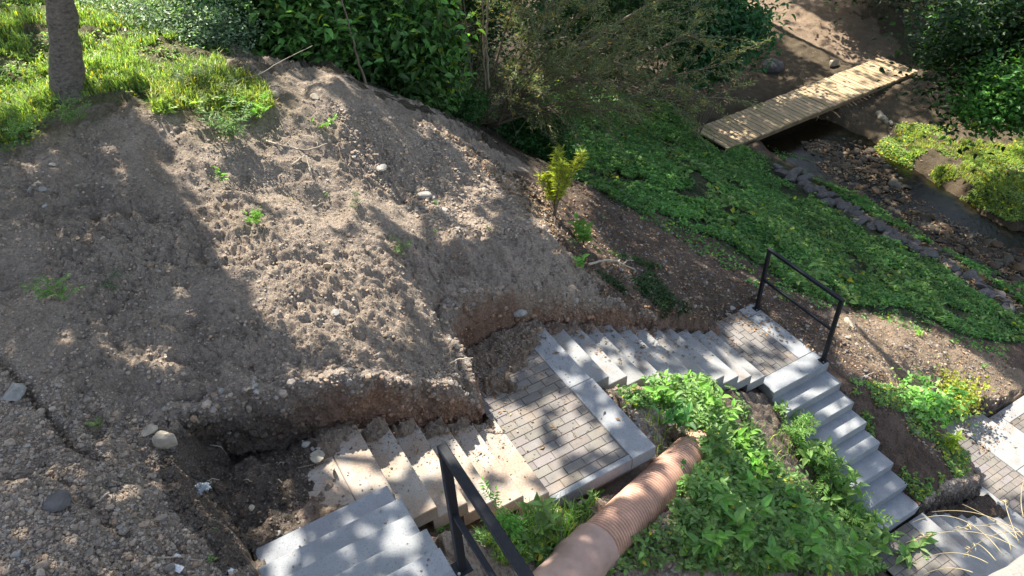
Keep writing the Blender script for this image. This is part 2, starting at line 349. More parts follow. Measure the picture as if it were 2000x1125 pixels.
# loose soil spilled over the edges of the treads
sd = np.clip(1.0 - (GY + 0) * 0, 0, 1)
def spill(H):
    under = np.full(H.shape, np.nan)
    for (x0, x1, y0, y1, z) in RECT:
        m = (GX >= x0) & (GX <= x1) & (GY >= y0) & (GY <= y1); under[m] = z
    n = fbm(GX * 6, GY * 6, 4, 21)
    by = np.interp(GX, [-1.9, -1.2, -.4, .3, .76, .9, 2.0, 3.2, 5], [-.74, -.88, -1.0, -1.02, -.9, -0.03, .04, .04, .04])
    dist = by - GY                                # how far out from the bank foot
    reach = np.interp(GX, [-1.6, -.9, -.5, 0.4, .8, 1.0, 1.5, 2.0, 2.3, 3.2, 4.2, 5], [.9, .5, .22, .18, .34, .75, .50, .24, .20, .13, .06, .04]) * (0.55 + 0.9 * n)
    top = np.interp(GX, [-1.6, -.5, .4, .8, 1.2, 2, 2.3, 5], [.06, .08, .08, .07, .035, .03, .05, .03])
    z = under + top * (1 - dist / (reach + 1e-6)) + 0.012 * (n - .5)
    ok = ~np.isnan(under) & (dist < reach) & (GX > -1.5) & (GX < 5) & (dist > -0.2) & (GY > -2.1)
    H = np.where(ok, np.maximum(H, z), H)
    # L5 corner and E flight foot
    d3 = polydist(np.where(near, GX, 99), np.where(near, GY, 99), [(7.3, -1.4), (8.3, -1.7), (7.75, -2.3), (7.6, -3.4), (5.8, -3.0), (6, -2)])
    r3 = 0.07 * (0.5 + 1.0 * n); z3 = under + .07 * (1 - d3 / r3)
    lf = ((~np.isnan(under) & (under == Z1) & (GY > AY)) | ((d1 == 0) & (GX < -1.5) & (GY > -3.6))) & (d1 == 0); zl = Z1 + .05 * (.2 + n) + .26 * np.clip(-1.02 - GX + .35 * (n - .5), -.3, 1)
    H = np.where(lf & (GX < -.8), np.maximum(H, zl), H)
    return np.where(~np.isnan(under) & (d3 < r3) & (GX > 5.7) & (GY < -1.8), np.maximum(H, z3), H)
H = spill(H)
# trench of the drain pipe
pa = np.array([.40, -2.88]); pd = np.array([2.35, .925]); tq = np.clip(((GX - pa[0]) * pd[0] + (GY - pa[1]) * pd[1]) / (pd @ pd), -.2, 1.0); dq = np.hypot(GX - pa[0] - pd[0] * tq, GY - pa[1] - pd[1] * tq)
H = np.minimum(H, .22 - .85 * tq - .09 + np.clip(dq - .16, 0, None) * 1.0 + np.where(tq >= .94, 3 * (dq > .0), 0) * np.clip(dq, 0, .3))
# bank seats of the footbridge
zb = -5.36; c00 = un(1363, 250, zb); c01 = un(1412, 292, zb); c10 = un(1715, 112, zb); c11 = un(1797, 138, zb); bd = polydist(GX, GY, [c00[:2], c01[:2], c11[:2], c10[:2]])
H = np.minimum(H, np.where(bd < 2, zb - .16 + .8 * bd, 99))
# creek bed
cb = sstep(14.3, 14.9, GX + .35 * (fbm(GX * .6, GY * .6, 3, 31) - .5) * 2) * (1 - sstep(17.0, 18.0, GX + .6 * (fbm(GX * .5, GY * .5, 3, 33) - .5) * 2 - np.where(GY > 9, 1.2, 0)))
cb *= 1 - .85 * sstep(9.3, 10.3, GY)
H -= cb * (0.45 + .22 * (fbm(GX * 1.6, GY * 1.1, 4, 35) - .5) * 2)
# fine relief
px, py = proj(np.stack([GX, GY, H], -1))
onst = np.zeros(H.shape, bool)
for (x0, x1, y0, y1, z) in RECT: onst |= (GX > x0 - .04) & (GX < x1 + .04) & (GY > y0 - .04) & (GY < y1 + .04) & (H < z - 0.0)
fine = np.where(onst, 0.0, 1.0)
fz = np.zeros(H.shape); q = (GX > -4) & (GX < 12) & (GY > -5) & (GY < 6)
a, b_ = GX[q] + .03 * fbm(GX[q] * 9, GY[q] * 9, 2, 41), GY[q] + .03 * fbm(GX[q] * 9 + 5, GY[q] * 9, 2, 42)
fz[q] = 0.050 * clod(a * 5.5, b_ * 5.5, 1, .22) + 0.036 * clod(a * 11, b_ * 11, 2, .42) + 0.036 * clod(a * 22, b_ * 22, 3, .6) + .024 * clod(a * 40, b_ * 40, 4, .7) + 0.10 * (fbm(a * 9, b_ * 9, 5, 7) - .5) - .035 * np.abs(fbm(a * 3, b_ * 3, 4, 9) - .5) * 4 * .8 + .018 * (fbm(a * 40, b_ * 40, 2, 8) - .5)
loosey = 0.35 + 0.9 * sstep(.42, .62, fbm(GX * 1.1, GY * 1.1, 3, 51))
dmp = np.where(d1 < .9, 1.1, loosey) * amp
H += fz * fine * dmp
# cracks in the mound beside the pit
def crack(P, wdt, dep):
    d = np.full(H.shape, 9.); P = [un(a_, b2, 1.72)[:2] for a_, b2 in P]
    for (ax, ay), (bx, by) in zip(P[:-1], P[1:]):
        ex, ey = bx - ax, by - ay; t = np.clip(((GX - ax) * ex + (GY - ay) * ey) / (ex * ex + ey * ey), 0, 1)
        d = np.minimum(d, np.hypot(GX - ax - t * ex + wob * .3, GY - ay - t * ey))
    return dep * np.exp(-(d / wdt) ** 2)
hol = un(610, 365, 1.75); H -= .16 * np.exp(-(((GX - hol[0]) / .26) ** 2 + ((GY - hol[1]) / .2) ** 2))
H -= crack([(-10, 725), (40, 760), (95, 810), (140, 870), (190, 890)], .028, .10)
H -= crack([(30, 955), (90, 935), (150, 960), (180, 1000), (240, 1040)], .03, .06)
# ---- ground kinds by place
g_base = np.array([.350, .285, .226]); colr = np.broadcast_to(g_base, H.shape + (3,)).copy()
def paint(mask, c, a=1.0):
    k = (np.clip(mask, 0, 1) * a)[..., None]; colr[:] = colr * (1 - k) + np.array(c) * k
pxw = px + 28 * (fbm(GX * 2.5, GY * 2.5, 3, 61) - .5) * 2; pyw = py + 22 * (fbm(GX * 2.5 + 9, GY * 2.5, 3, 62) - .5) * 2
def P_(poly): return inpoly(pxw, pyw, poly).astype(float)
paint(sstep(2.5, 4.5, GX) * 1.0, (.125, .09, .068))
paint(P_([(1000, 330), (1150, 350), (1500, 540), (1450, 640), (1230, 620), (1180, 560), (1090, 470)]), (.13, .095, .072))
paint(P_([(1600, 600), (1760, 620), (1900, 680), (2100, 760), (2100, 1200), (1900, 980), (1750, 760)]), (.25, .19, .135))
paint((GX < .8) * sstep(2.4, 3.0, GY + .8 * fbm(GX * 2, GY * 2, 3, 67)) * sstep(.3, .5, fbm(GX * 3, GY * 3, 3, 66)) * (1 - sstep(.2, .8, GX)), (.19, .16, .10), .8)
paint(P_([(-50, -50), (470, -50), (440, 230), (300, 200), (100, 215), (-50, 300)]), (.13, .13, .06), .8)
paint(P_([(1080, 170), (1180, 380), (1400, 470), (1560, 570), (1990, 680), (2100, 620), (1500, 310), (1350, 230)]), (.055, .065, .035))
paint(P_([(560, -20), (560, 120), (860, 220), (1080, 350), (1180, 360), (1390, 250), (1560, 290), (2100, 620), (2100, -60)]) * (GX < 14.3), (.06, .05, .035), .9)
paint(P_([(1420, 740), (1500, 760), (1620, 900), (1760, 1040), (1690, 1060), (1560, 990), (1480, 860)]), (.21, .165, .13), .9)
paint((GX > 14.2) * 1., (.10, .078, .052)); paint(cb, (.085, .06, .038))
paint((GX > 21) * P_([(1400, -60), (1470, 20), (1560, 160), (1720, 130), (1760, 90), (1600, -60)]), (.25, .185, .13))
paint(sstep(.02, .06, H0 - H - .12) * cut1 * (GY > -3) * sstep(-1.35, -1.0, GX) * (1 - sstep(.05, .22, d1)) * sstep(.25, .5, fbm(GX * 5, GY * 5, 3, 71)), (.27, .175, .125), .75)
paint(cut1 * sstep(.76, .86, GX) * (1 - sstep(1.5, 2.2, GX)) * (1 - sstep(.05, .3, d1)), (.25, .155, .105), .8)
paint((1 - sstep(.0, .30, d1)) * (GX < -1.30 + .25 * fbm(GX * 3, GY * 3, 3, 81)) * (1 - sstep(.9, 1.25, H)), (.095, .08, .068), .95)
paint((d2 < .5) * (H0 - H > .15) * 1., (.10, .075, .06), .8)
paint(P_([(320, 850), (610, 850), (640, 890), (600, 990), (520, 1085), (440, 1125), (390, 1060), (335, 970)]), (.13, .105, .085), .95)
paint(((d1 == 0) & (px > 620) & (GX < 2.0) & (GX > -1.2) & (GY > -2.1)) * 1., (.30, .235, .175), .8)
n_, m_ = GX.shape
# ragged overhanging lip: sideways push where the ground is steep
gzx = np.gradient(H, axis=1) / np.gradient(GX, axis=1); gzy = np.gradient(H, axis=0) / np.gradient(GY, axis=0)
stp = sstep(1.2, 3.5, np.hypot(gzx, gzy)) * (d1 < .6)
ov = 0.07 * (fbm(GX * 9 + H * 7, H * 16 + GY * 4, 4, 91) - .42) + 0.05 * (clod(GX * 16 + GY * 9, H * 18, 93, .7) - .15)
nl = np.hypot(gzx, gzy) + 1e-6
VX = GX; VY = GY
V = np.stack([VX, VY, H], -1).reshape(-1, 3)
ii = np.arange(n_ - 1)[:, None] * m_ + np.arange(m_ - 1)[None]
Q = np.stack([ii, ii + 1, ii + m_ + 1, ii + m_], -1).reshape(-1, 4)
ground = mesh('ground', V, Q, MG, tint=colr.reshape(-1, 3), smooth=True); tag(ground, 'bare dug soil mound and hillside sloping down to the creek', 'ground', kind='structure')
def hgt(x, y):
    x = np.asarray(x, float); y = np.asarray(y, float)
    i = np.clip(np.searchsorted(gx, x) - 1, 0, len(gx) - 2); j = np.clip(np.searchsorted(gy, y) - 1, 0, len(gy) - 2)
    fx = np.clip((x - gx[i]) / (gx[i + 1] - gx[i]), 0, 1); fy = np.clip((y - gy[j]) / (gy[j + 1] - gy[j]), 0, 1)
    return (H[j, i] * (1 - fx) + H[j, i + 1] * fx) * (1 - fy) + (H[j + 1, i] * (1 - fx) + H[j + 1, i + 1] * fx) * fy
def gcol(P):
    i = np.clip(np.searchsorted(gx, P[:, 0]), 0, len(gx) - 1); j = np.clip(np.searchsorted(gy, P[:, 1]), 0, len(gy) - 1); return colr[j, i] / g_base
def hit(px, py):
    px = np.atleast_1d(np.asarray(px, float)); py = np.atleast_1d(np.asarray(py, float))
    d = CF * FPX + CR * (px[:, None] - 1000) - CU * (py[:, None] - 562.5); d /= np.linalg.norm(d, axis=1)[:, None]
    t = np.full(len(px), 2.0); done = np.zeros(len(px), bool); lo = t.copy(); hi = np.full(len(px), 90.)
    tt = 2.0
    while tt < 90:
        nx = tt * 1.012 + 0.01; P = CAM + d * nx; b = (P[:, 2] < hgt(P[:, 0], P[:, 1])) & ~done
        lo[b] = tt; hi[b] = nx; done |= b; tt = nx
    for _ in range(12):
        m = (lo + hi) / 2; P = CAM + d * m[:, None]; b = P[:, 2] < hgt(P[:, 0], P[:, 1]); hi = np.where(b, m, hi); lo = np.where(b, lo, m)
    P = CAM + d * hi[:, None]; return P
def inpx(poly, n):                                # random ground points seen inside an outline
    P = np.array(poly, float); lo = P.min(0); hi = P.max(0); out = []; tot = 0
    while tot < n:
        c = lo + (hi - lo) * R.random((n * 2, 2)); c = c[inpoly(c[:, 0], c[:, 1], poly)]; out.append(c); tot += len(c)
    c = np.vstack(out)[:n]; return hit(c[:, 0], c[:, 1])
def avoid(P, m=0.02):
    ok = np.ones(len(P), bool)
    for (x0, x1, y0, y1, z) in RECT: ok &= ~((P[:, 0] > x0 - m) & (P[:, 0] < x1 + m) & (P[:, 1] > y0 - m) & (P[:, 1] < y1 + m))
    return P[ok]
# water
mw, t, b = M('creek_water'); b.inputs['Base Color'].default_value = (.025, .019, .010, 1); b.inputs['Roughness'].default_value = .16; b.inputs['IOR'].default_value = 1.33
b.inputs['Transmission Weight'].default_value = .55; bump(t, noise(t, geo(t), 9, 4, .6), b, .35, .03)
wx = np.linspace(13.8, 18.2, 24); wy = np.linspace(-14, 69, 120); WX, WY = np.meshgrid(wx, wy)
i_ = np.arange(119)[:, None] * 24 + np.arange(23)[None]
wo = mesh('water', np.stack([WX, WY, WX * 0 - 5.97], -1).reshape(-1, 3), np.stack([i_, i_ + 1, i_ + 25, i_ + 24], -1).reshape(-1, 4), mw, smooth=True); tag(wo, 'shallow brown creek water over stones', 'water', kind='structure')

# ---------------------------------------------------------------- stairs
def stair(name, label, items, mat, z0):
    r = empty(name, z0); tag(r, label, 'stairs'); 
    for (x0, x1, y0, y1, z, nm) in items:
        mb = MB(); k = R.uniform(.93, 1.05); mb.box(x0 - z0[0], x1 - z0[0], y0 - z0[1], y1 - z0[1], z - .144 - z0[2], z - z0[2], .006, tint=(k, k, k * R.uniform(.97, 1.02)))
        mb.build(nm, mat, r)
    return r
j = lambda s=.003: R.uniform(-s, s)
stair('stair_flight', 'soil smeared concrete steps going down from the dug pit to the nearer paved landing', [(BX + T * i - .305, BX + T * i, BY[0] + j(), BY[1] + j(), Z1 - RS * i, 'step') for i in range(1, 6)], M_muddy, (0.2, -1.6, .3))
stair('stair_flight', 'long grey flight of eleven steps between the two middle paved landings', [(CX + T * i - .305, CX + T * i, CY[0] + j(.008), CY[1] + j(.008), -RS * i, 'step') for i in range(1, 12)], M_dusty, (3.4, -.5, -1))
stair('stair_flight', 'clean grey concrete steps descending from the small landing beside the green weeds', [(*DXr, DY - T * i, DY - T * i + .305, Z3 - RS * i, 'step') for i in range(1, 8)], M_clean, (5.3, -2.2, -2.5))
stair('stair_flight', 'wide pale grey steps in the bottom foreground beside the black handrail', [(AXr[0] + j(.01), AXr[1] + (.0, .018, -.006, .014, .0)[i], AY - T * i - .305, AY - T * i, Z1 + RS * (i + 1), 'step') for i in range(5)], M_clean, (-1, -2.4, 1.2))
stair('stair_flight', 'shaded grey steps at lower right going down behind the dry grass stalks', [(EX0 + T * i - .305, EX0 + T * i, *EY, Z4 - RS * i, 'step') for i in range(1, 8)], M_dusty, (6.7, -3.5, -3.6))
stair('stair_flight', 'short sunlit flight of steps at the right edge below the lowest paved landing', [(FX + T * i - .305, FX + T * i, *FY, Z5 - RS * i, 'step') for i in range(1, 4)], M_dusty, (9.2, -2.4, -4.4))
def pave(mb, x0, x1, y0, y1, z, along):
    a = .1985; c = .0985; g = .0045
    if along == 'x':
        nr = int(math.ceil((y1 - y0) / (c + g)))
        for r in range(nr):
            yb = y0 + r * (c + g); ye = min(yb + c, y1); x = x0 - (r % 2) * .1
            while x < x1 - .004:
                xa = max(x, x0); xb = min(x + a, x1)
                if xb - xa > .02 and ye - yb > .02:
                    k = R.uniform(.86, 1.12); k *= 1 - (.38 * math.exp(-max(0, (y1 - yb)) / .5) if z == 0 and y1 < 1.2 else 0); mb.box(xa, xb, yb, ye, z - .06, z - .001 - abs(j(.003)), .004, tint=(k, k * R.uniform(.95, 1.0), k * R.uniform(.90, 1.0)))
                x += a + g
    else:
        nr = int(math.ceil((x1 - x0) / (c + g)))
        for r in range(nr):
            xb = x0 + r * (c + g); xe = min(xb + c, x1); y = y0 - (r % 2) * .1
            while y < y1 - .004:
                ya = max(y, y0); yb = min(y + a, y1)
                if yb - ya > .02 and xe - xb > .02:
                    k = R.uniform(.86, 1.12); mb.box(xb, xe, ya, yb, z - .06, z - .001 - abs(j(.003)), .004, tint=(k, k * R.uniform(.97, 1.01), k * R.uniform(.95, 1.01)))
                y += a + g
def landing(name, label, z, pv, slabs, bed, along='x', mslab=None, cat='landing'):
    o0 = (np.mean(bed[:2]), np.mean(bed[2:]), z); r = empty(name, o0); tag(r, label, cat)
    def sh(a_, b_, c_, d_): return a_ - o0[0], b_ - o0[0], c_ - o0[1], d_ - o0[1]
    if pv:
        mb = MB(); pave(mb, *sh(*pv), 0, along); mb.build('paving', M_pave, r)
    mb = MB(); mb.box(*sh(*bed), -.2, -.012, .004, tint=(.5, .47, .43)); mb.build('bed', M_dusty, r)
    for s_ in slabs:
        mb = MB(); k = R.uniform(.95, 1.03); mb.box(*sh(*s_[:4]), -.146, (s_[4] if len(s_) > 4 else 0) + .001, .006, tint=(k, k, k)); mb.build('edging_slab', mslab or M_clean, r)
    return r
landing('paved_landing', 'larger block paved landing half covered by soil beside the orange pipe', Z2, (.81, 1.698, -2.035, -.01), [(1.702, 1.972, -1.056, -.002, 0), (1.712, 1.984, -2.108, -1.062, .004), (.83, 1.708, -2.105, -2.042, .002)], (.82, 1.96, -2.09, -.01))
landing('paved_landing', 'small block paved landing with the black railing standing on its outer edge', Z3, (4.81, 5.525, -.95, .2), [(5.532, 5.80, -.948, .02, 0), (5.532, 5.80, .026, .22, .002), (4.80, 5.80, -1.224, -.955, .003)], (4.81, 5.79, -1.2, .2), 'y')
landing('concrete_landing', 'soil covered landing at the top of the muddy steps inside the dug pit', Z1, None, [(-.76, BX, AY + .003, -1.096, .001), (-1.14, -.764, AY + .003, -1.1, 0), (-1.5, -1.144, AY + .003, -1.1, -.002)], (-1.49, -.49, AY + .01, -1.11), mslab=M_muddy)
landing('concrete_landing', 'grey landing at the foot of the clean steps behind the green weeds', Z4, (4.81, EX0 - .28, -4.08, -3.05), [(EX0 - .27, EX0, -4.1, -3.06, 0)], (4.81, EX0 - .01, -4.09, -3.06), mslab=M_dusty)
landing('paved_landing', 'sunlit block paved landing at the right edge near the lowest steps', Z5, (7.92, 8.57, -4.0, -2.12), [(8.578, FX, -3.0, -1.872, 0), (8.585, FX + .01, -4.02, -3.006, .003), (7.645, 7.912, -4.02, -2.1, .002), (7.645, 8.572, -2.112, -1.872, .001)], (7.66, 8.84, -4, -1.9), mslab=M_dusty)
landing('paved_landing', 'lowest paved landing cut off by the right border of the photo', Z6, (9.98, 10.9, -3.1, -2.2), [(9.63, 9.97, -3.1, -1.95, 0), (9.975, 10.9, -2.195, -1.95, .002)], (9.64, 10.89, -3.09, -1.96), mslab=M_dusty)
landing('concrete_landing', 'pale slab landing below the camera where the black handrail stands', Z0 - RS * 0 + .0, None, [(-1.56, -.505, -4.0, AY - 5 * T, 0), (-1.56, -.505, -4.8, -4.006, .002)], (-1.55, -.52, -4.79, AY - 5 * T - .02))

# ---------------------------------------------------------------- railings
def bar(mb, A, B, w_, h_, up=(0, 0, 1)):
    A = np.array(A, float); B = np.array(B, float); d = B - A; d /= np.linalg.norm(d); u = np.array(up, float)
    if abs(d @ u) > .95: u = np.array([0, 1., 0])
    s_ = np.cross(d, u); s_ /= np.linalg.norm(s_); u = np.cross(s_, d); c = .12 * min(w_, h_); V = []
    oc = [(-w_ / 2 + c, -h_ / 2), (w_ / 2 - c, -h_ / 2), (w_ / 2, -h_ / 2 + c), (w_ / 2, h_ / 2 - c), (w_ / 2 - c, h_ / 2), (-w_ / 2 + c, h_ / 2), (-w_ / 2, h_ / 2 - c), (-w_ / 2, -h_ / 2 + c)]
    for P in (A, B):
        for a_, b_ in oc: V.append(P + s_ * a_ + u * b_)
    V += [A, B]; mb.add(V, Q=[(k, (k + 1) % 8, 8 + (k + 1) % 8, 8 + k) for k in range(8)], T=[(16, (k + 1) % 8, k) for k in range(8)] + [(17, 8 + k, 8 + (k + 1) % 8) for k in range(8)])
def railing(label, p1, p2, zb, h, mid, extra):
    o0 = np.array([*p1, zb]); r = empty('railing', o0); tag(r, label, 'railing'); e = extra
    L = lambda p, z: np.array([p[0], p[1], z]) - o0
    for p in (p1, p2):
        mb = MB(); bar(mb, L(p, zb - .03), L(p, zb + h - .042), .05, .05); po = mb.build('post', M_steel, r)
        mb = MB(); q_ = L(p, zb); mb.box(q_[0] - .05, q_[0] + .05, q_[1] - .05, q_[1] + .05, -.0 + .002, .012, .002); mb.build('base_plate', M_steel, r)
        mb = MB(); mb.tube([q_ + (-.035, -.035, .012), q_ + (-.035, -.035, .026)], .009, 6); mb.build('bolt', M_bolt, r)
    d = np.array(p2, float) - np.array(p1, float); d /= np.linalg.norm(d)
    q1 = np.array(p1) - d * .025; q2 = np.array(p2) + d * (.025 + e)
    mb = MB(); bar(mb, L(q1, zb + h - .02), L(q2, zb + h - .02), .05, .042); mb.build('handrail', M_steel, r)
    mb = MB(); bar(mb, L(np.array(p1) + d * .026, zb + mid), L(np.array(p2) - d * .026, zb + mid), .03, .04); mb.build('mid_rail', M_steel, r)
railing('black square tube railing standing on the outer slab of the small paved landing', (5.77, .10), (5.765, -1.15), Z3 + .003, 1.10, .56, 0)
railing('black steel handrail close to the camera rising from the bottom edge', (-.50, -3.215), (-.50, -4.6), Z0 + .0, 1.115, .56, 0)

# ---------------------------------------------------------------- drain pipe
def lathe_axis(P0, P1, prof_, n=40):
    P0 = np.array(P0, float); P1 = np.array(P1, float); d = P1 - P0; L = np.linalg.norm(d); d /= L; u = np.cross(d, (0, 0, 1.)); u /= np.linalg.norm(u); v = np.cross(u, d)
    a = np.arange(n) * 2 * math.pi / n; V = []
    for s_, r_ in prof_: V.append(P0 + d * s_ + (u * np.cos(a)[:, None] + v * np.sin(a)[:, None]) * r_)
    V = np.vstack(V); m = len(prof_); i = np.arange(m - 1)[:, None] * n; k = np.arange(n)[None]; k2 = (k + 1) % n
    return V, np.stack([i + k, i + k2, i + n + k2, i + n + k], -1).reshape(-1, 4), L
PA = np.array([.40, -2.88, .22]); PB = np.array([2.72, -1.965, -.67])
PD = (PB - PA); PL = np.linalg.norm(PD); PD /= PL
pr_ = empty('drain_pipe', PA); tag(pr_, 'fat orange ribbed plastic drain pipe lying in soil beside the paved landing', 'pipe')
s0 = .55; prof_ = []
s_ = s0
while s_ < PL:
    for f, r_ in ((0, .174), (.004, .198), (.010, .203), (.021, .203), (.027, .198), (.031, .174)): prof_.append((s_ + f, r_))
    s_ += .036
prof_.append((s_, .174)); prof_.append((s_, .165)); prof_.append((s_ - .3, .163))
V, Q, _ = lathe_axis(PA - PA, PB - PA, prof_); mesh('ribbed_barrel', V, Q, M_pipe, pr_, tint=np.repeat([.5 if q[1] < .18 else 1.0 for q in prof_], 40), smooth=True)  # groove rings tinted darker, recess shade put into the colour
prof_ = [(-1.1, .20), (-.9, .20), (.0, .20), (.16, .205), (.2, .222), (.22, .226), (.30, .226), (.33, .219), (.50, .219), (.52, .226), (.545, .226), (.55, .215), (.56, .19)]
V, Q, _ = lathe_axis(PA - PA, PB - PA, prof_); mesh('smooth_socket', V, Q, M_pipe2, pr_, tint=np.ones(len(V)), smooth=True)

# ---------------------------------------------------------------- footbridge
ax = (c10 + c11) / 2 - (c00 + c01) / 2; BL = np.linalg.norm(ax); ax /= BL; wd = (np.linalg.norm(c00 - c01) + np.linalg.norm(c10 - c11)) / 2; sdv = np.array([-ax[1], ax[0], 0])
bo = (c00 + c01) / 2; br = empty('footbridge', bo); tag(br, 'wooden plank footbridge lying across the creek', 'bridge')
mb = MB(); k = 0; s_ = 0.0
while s_ < BL:
    pw = .145; t0 = R.uniform(.82, 1.12); off = R.uniform(-.02, .02); a0 = wd / 2 + off; a1 = wd / 2 - off; dz = j(.004)
    Mx = np.array([[ax[0], sdv[0], 0, 0], [ax[1], sdv[1], 0, 0], [0, 0, 1, 0], [0, 0, 0, 1]])
    mb.box(s_, s_ + pw, -a0, a1, -.045 + dz, dz, .006, M=Mx, tint=(t0, t0 * R.uniform(.95, 1.0), t0 * R.uniform(.88, 1.0))); s_ += pw + R.uniform(.016, .028)
mb.build('deck', M_wood, br)
for sg in (-1, 0, 1):
    mb = MB(); bar(mb, ax * .1 + sdv * sg * (wd / 2 - .09) + (0, 0, -.14), ax * (BL - .1) + sdv * sg * (wd / 2 - .09) + (0, 0, -.115), .10, .13); mb.build('beam', M_beam, br)

# ---------------------------------------------------------------- parapet under the camera
a_ = un(1885, 1125, 4.9); b_ = un(2000, 1048, 4.9); dr = (b_ - a_); dr[2] = 0; dr /= np.linalg.norm(dr); nn = np.array([dr[1], -dr[0], 0]); nn = nn if nn @ (CAM - a_) > 0 else -nn
r = empty('stone_parapet', (a_[0], a_[1], 4.9)); tag(r, 'rough pale stone parapet top at the bottom right corner', 'parapet')
u_ = np.linspace(-.06, 1.9, 90); v_ = np.linspace(0, .34, 26); V = []; 
for k, uu in enumerate(u_):
    for vv in v_:
        e = min(1, vv / .02); P = dr * uu + nn * (vv + .012 * (1 - e)) ; V.append((P[0], P[1], 0))
V = np.array(V); V[:, 2] = .010 * (fbm(V[:, 0] * 40, V[:, 1] * 40, 4, 201) - .5) - .014 * np.tile((1 - np.clip(v_ / .03, 0, 1)) ** 2, len(u_)); 
V[:, :2] += nn[:2] * (.016 * (fbm(V[:, 0] * 25, V[:, 1] * 25, 3, 202) - .5))[:, None] * np.tile((v_ < .02), len(u_))[:, None]
nv = len(v_); i_ = np.arange(len(u_) - 1)[:, None] * nv + np.arange(nv - 1)[None]
mesh('coping', V, np.stack([i_, i_ + 1, i_ + nv + 1, i_ + nv], -1).reshape(-1, 4), M_wall, r, tint=np.ones(len(V)), smooth=True)
mb = MB(); Mx = np.array([[dr[0], nn[0], 0, 0], [dr[1], nn[1], 0, 0], [0, 0, 1, 0], [0, 0, 0, 1]]); mb.box(-.05, 1.89, .012, .33, -4.6, -.03, .004, M=Mx); mb.build('wall_body', M_wall, r)

def vn3(x, y, z, s=0):
    xi = np.floor(x); yi = np.floor(y); zi = np.floor(z); f = [x - xi, y - yi, z - zi]; f = [a * a * (3 - 2 * a) for a in f]; o = 0
    for dx in (0, 1):
        for dy in (0, 1):
            for dz in (0, 1):
                o = o + hsh(xi + dx, yi + dy, zi + dz + 1000, s) * (f[0] if dx else 1 - f[0]) * (f[1] if dy else 1 - f[1]) * (f[2] if dz else 1 - f[2])
    return o
def fb3(P, sc, o=4, s=0):
    v = 0; a = .5; t = 0
    for k in range(o): v = v + a * vn3(P[..., 0] * sc, P[..., 1] * sc, P[..., 2] * sc, s + k); t += a; a *= .55; sc *= 2.03
    return v / t
CLF = []
# ---------------------------------------------------------------- cut earth faces
def cliff(name, label, poly, floorf, inward, col, lift=0.0, top_in=.14, st=.011, am=1.0):
    P = np.array(poly, float); seg = np.linalg.norm(np.diff(P, axis=0), axis=1); L = seg.sum(); s_ = np.arange(0, L, st); cs = np.r_[0, np.cumsum(seg)]
    B = np.stack([np.interp(s_, cs, P[:, 0]), np.interp(s_, cs, P[:, 1])], 1)
    k = int(.10 / st); ker = np.ones(2 * k + 1) / (2 * k + 1); Bp = np.pad(B, ((k, k), (0, 0)), 'edge'); B = np.stack([np.convolve(Bp[:, i], ker, 'valid') for i in (0, 1)], 1)
    t = np.gradient(B, axis=0); t /= np.linalg.norm(t, axis=1)[:, None]; nin = np.stack([-t[:, 1], t[:, 0]], 1) * inward
    A = B + nin * top_in; zt = H[np.clip(np.searchsorted(gy, A[:, 1]), 0, len(gy) - 1), np.clip(np.searchsorted(gx, A[:, 0]), 0, len(gx) - 1)] + lift - .01
    zp = np.pad(zt, 9, 'edge'); zt = np.max([zp[q:q + len(zt)] for q in range(19)], 0); zp = np.pad(zt, 7, 'edge'); zt = np.mean([zp[q:q + len(zt)] for q in range(15)], 0) - .02
    zt += .07 * (fbm(s_ * 6, s_ * 0, 4, 301) - .5)
    if am == 1.0: zt -= .13 * sstep(1.2, 2.4, B[:, 0])
    zf = floorf(B[:, 0]) - .08; nt = 64; tt = np.linspace(0, 1, nt); V = []
    for q in tt:
        if q < .8: h = q / .8; inn = -.02 + .085 * h ** 1.5; z = zf + (zt - zf) * np.sin(h * math.pi / 2) ** 1.15
        else: h = (q - .8) / .2; inn = .065 + .16 * h; z = zt + .004 - .10 * h ** 2
        V.append(np.c_[B + nin * inn, z + 0 * s_])
    V = np.array(V); n3 = np.concatenate([-nin, 0.25 * np.ones((len(B), 1))], 1)[None]
    f = (fb3(V, 5, 3, 311) - .5) * .16 + (fb3(V, 16, 4, 315) - .5) * .085 + (fb3(V, 55, 3, 319) - .5) * .035
    edge = np.clip(np.minimum(np.arange(len(B)), len(B) - 1 - np.arange(len(B))) * st / .15, 0, 1)[None, :, None]
    V = V + n3 * f[..., None] * am * np.sqrt(edge) - np.array([0, 0, .12]) * (1 - edge) ** 2
    m = len(B); i = np.arange(nt - 1)[:, None] * m + np.arange(m - 1)[None]; Q = np.stack([i, i + 1, i + m + 1, i + m], -1).reshape(-1, 4)
    if inward < 0: Q = Q[:, ::-1]
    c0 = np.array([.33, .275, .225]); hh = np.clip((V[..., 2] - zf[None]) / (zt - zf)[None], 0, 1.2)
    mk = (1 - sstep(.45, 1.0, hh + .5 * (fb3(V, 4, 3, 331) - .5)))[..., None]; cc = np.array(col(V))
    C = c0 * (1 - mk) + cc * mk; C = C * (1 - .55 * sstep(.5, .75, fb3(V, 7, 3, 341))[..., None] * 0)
    CLF.append((V[4:58].reshape(-1, 3), C[4:58].reshape(-1, 3)))
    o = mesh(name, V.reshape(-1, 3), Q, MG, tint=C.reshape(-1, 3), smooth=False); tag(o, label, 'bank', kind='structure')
red = np.array([.30, .185, .125]); drk = np.array([.13, .105, .085])
def c1(V): k = sstep(-1.2, -.2, V[..., 0])[..., None]; return drk * (1 - k) + red * k
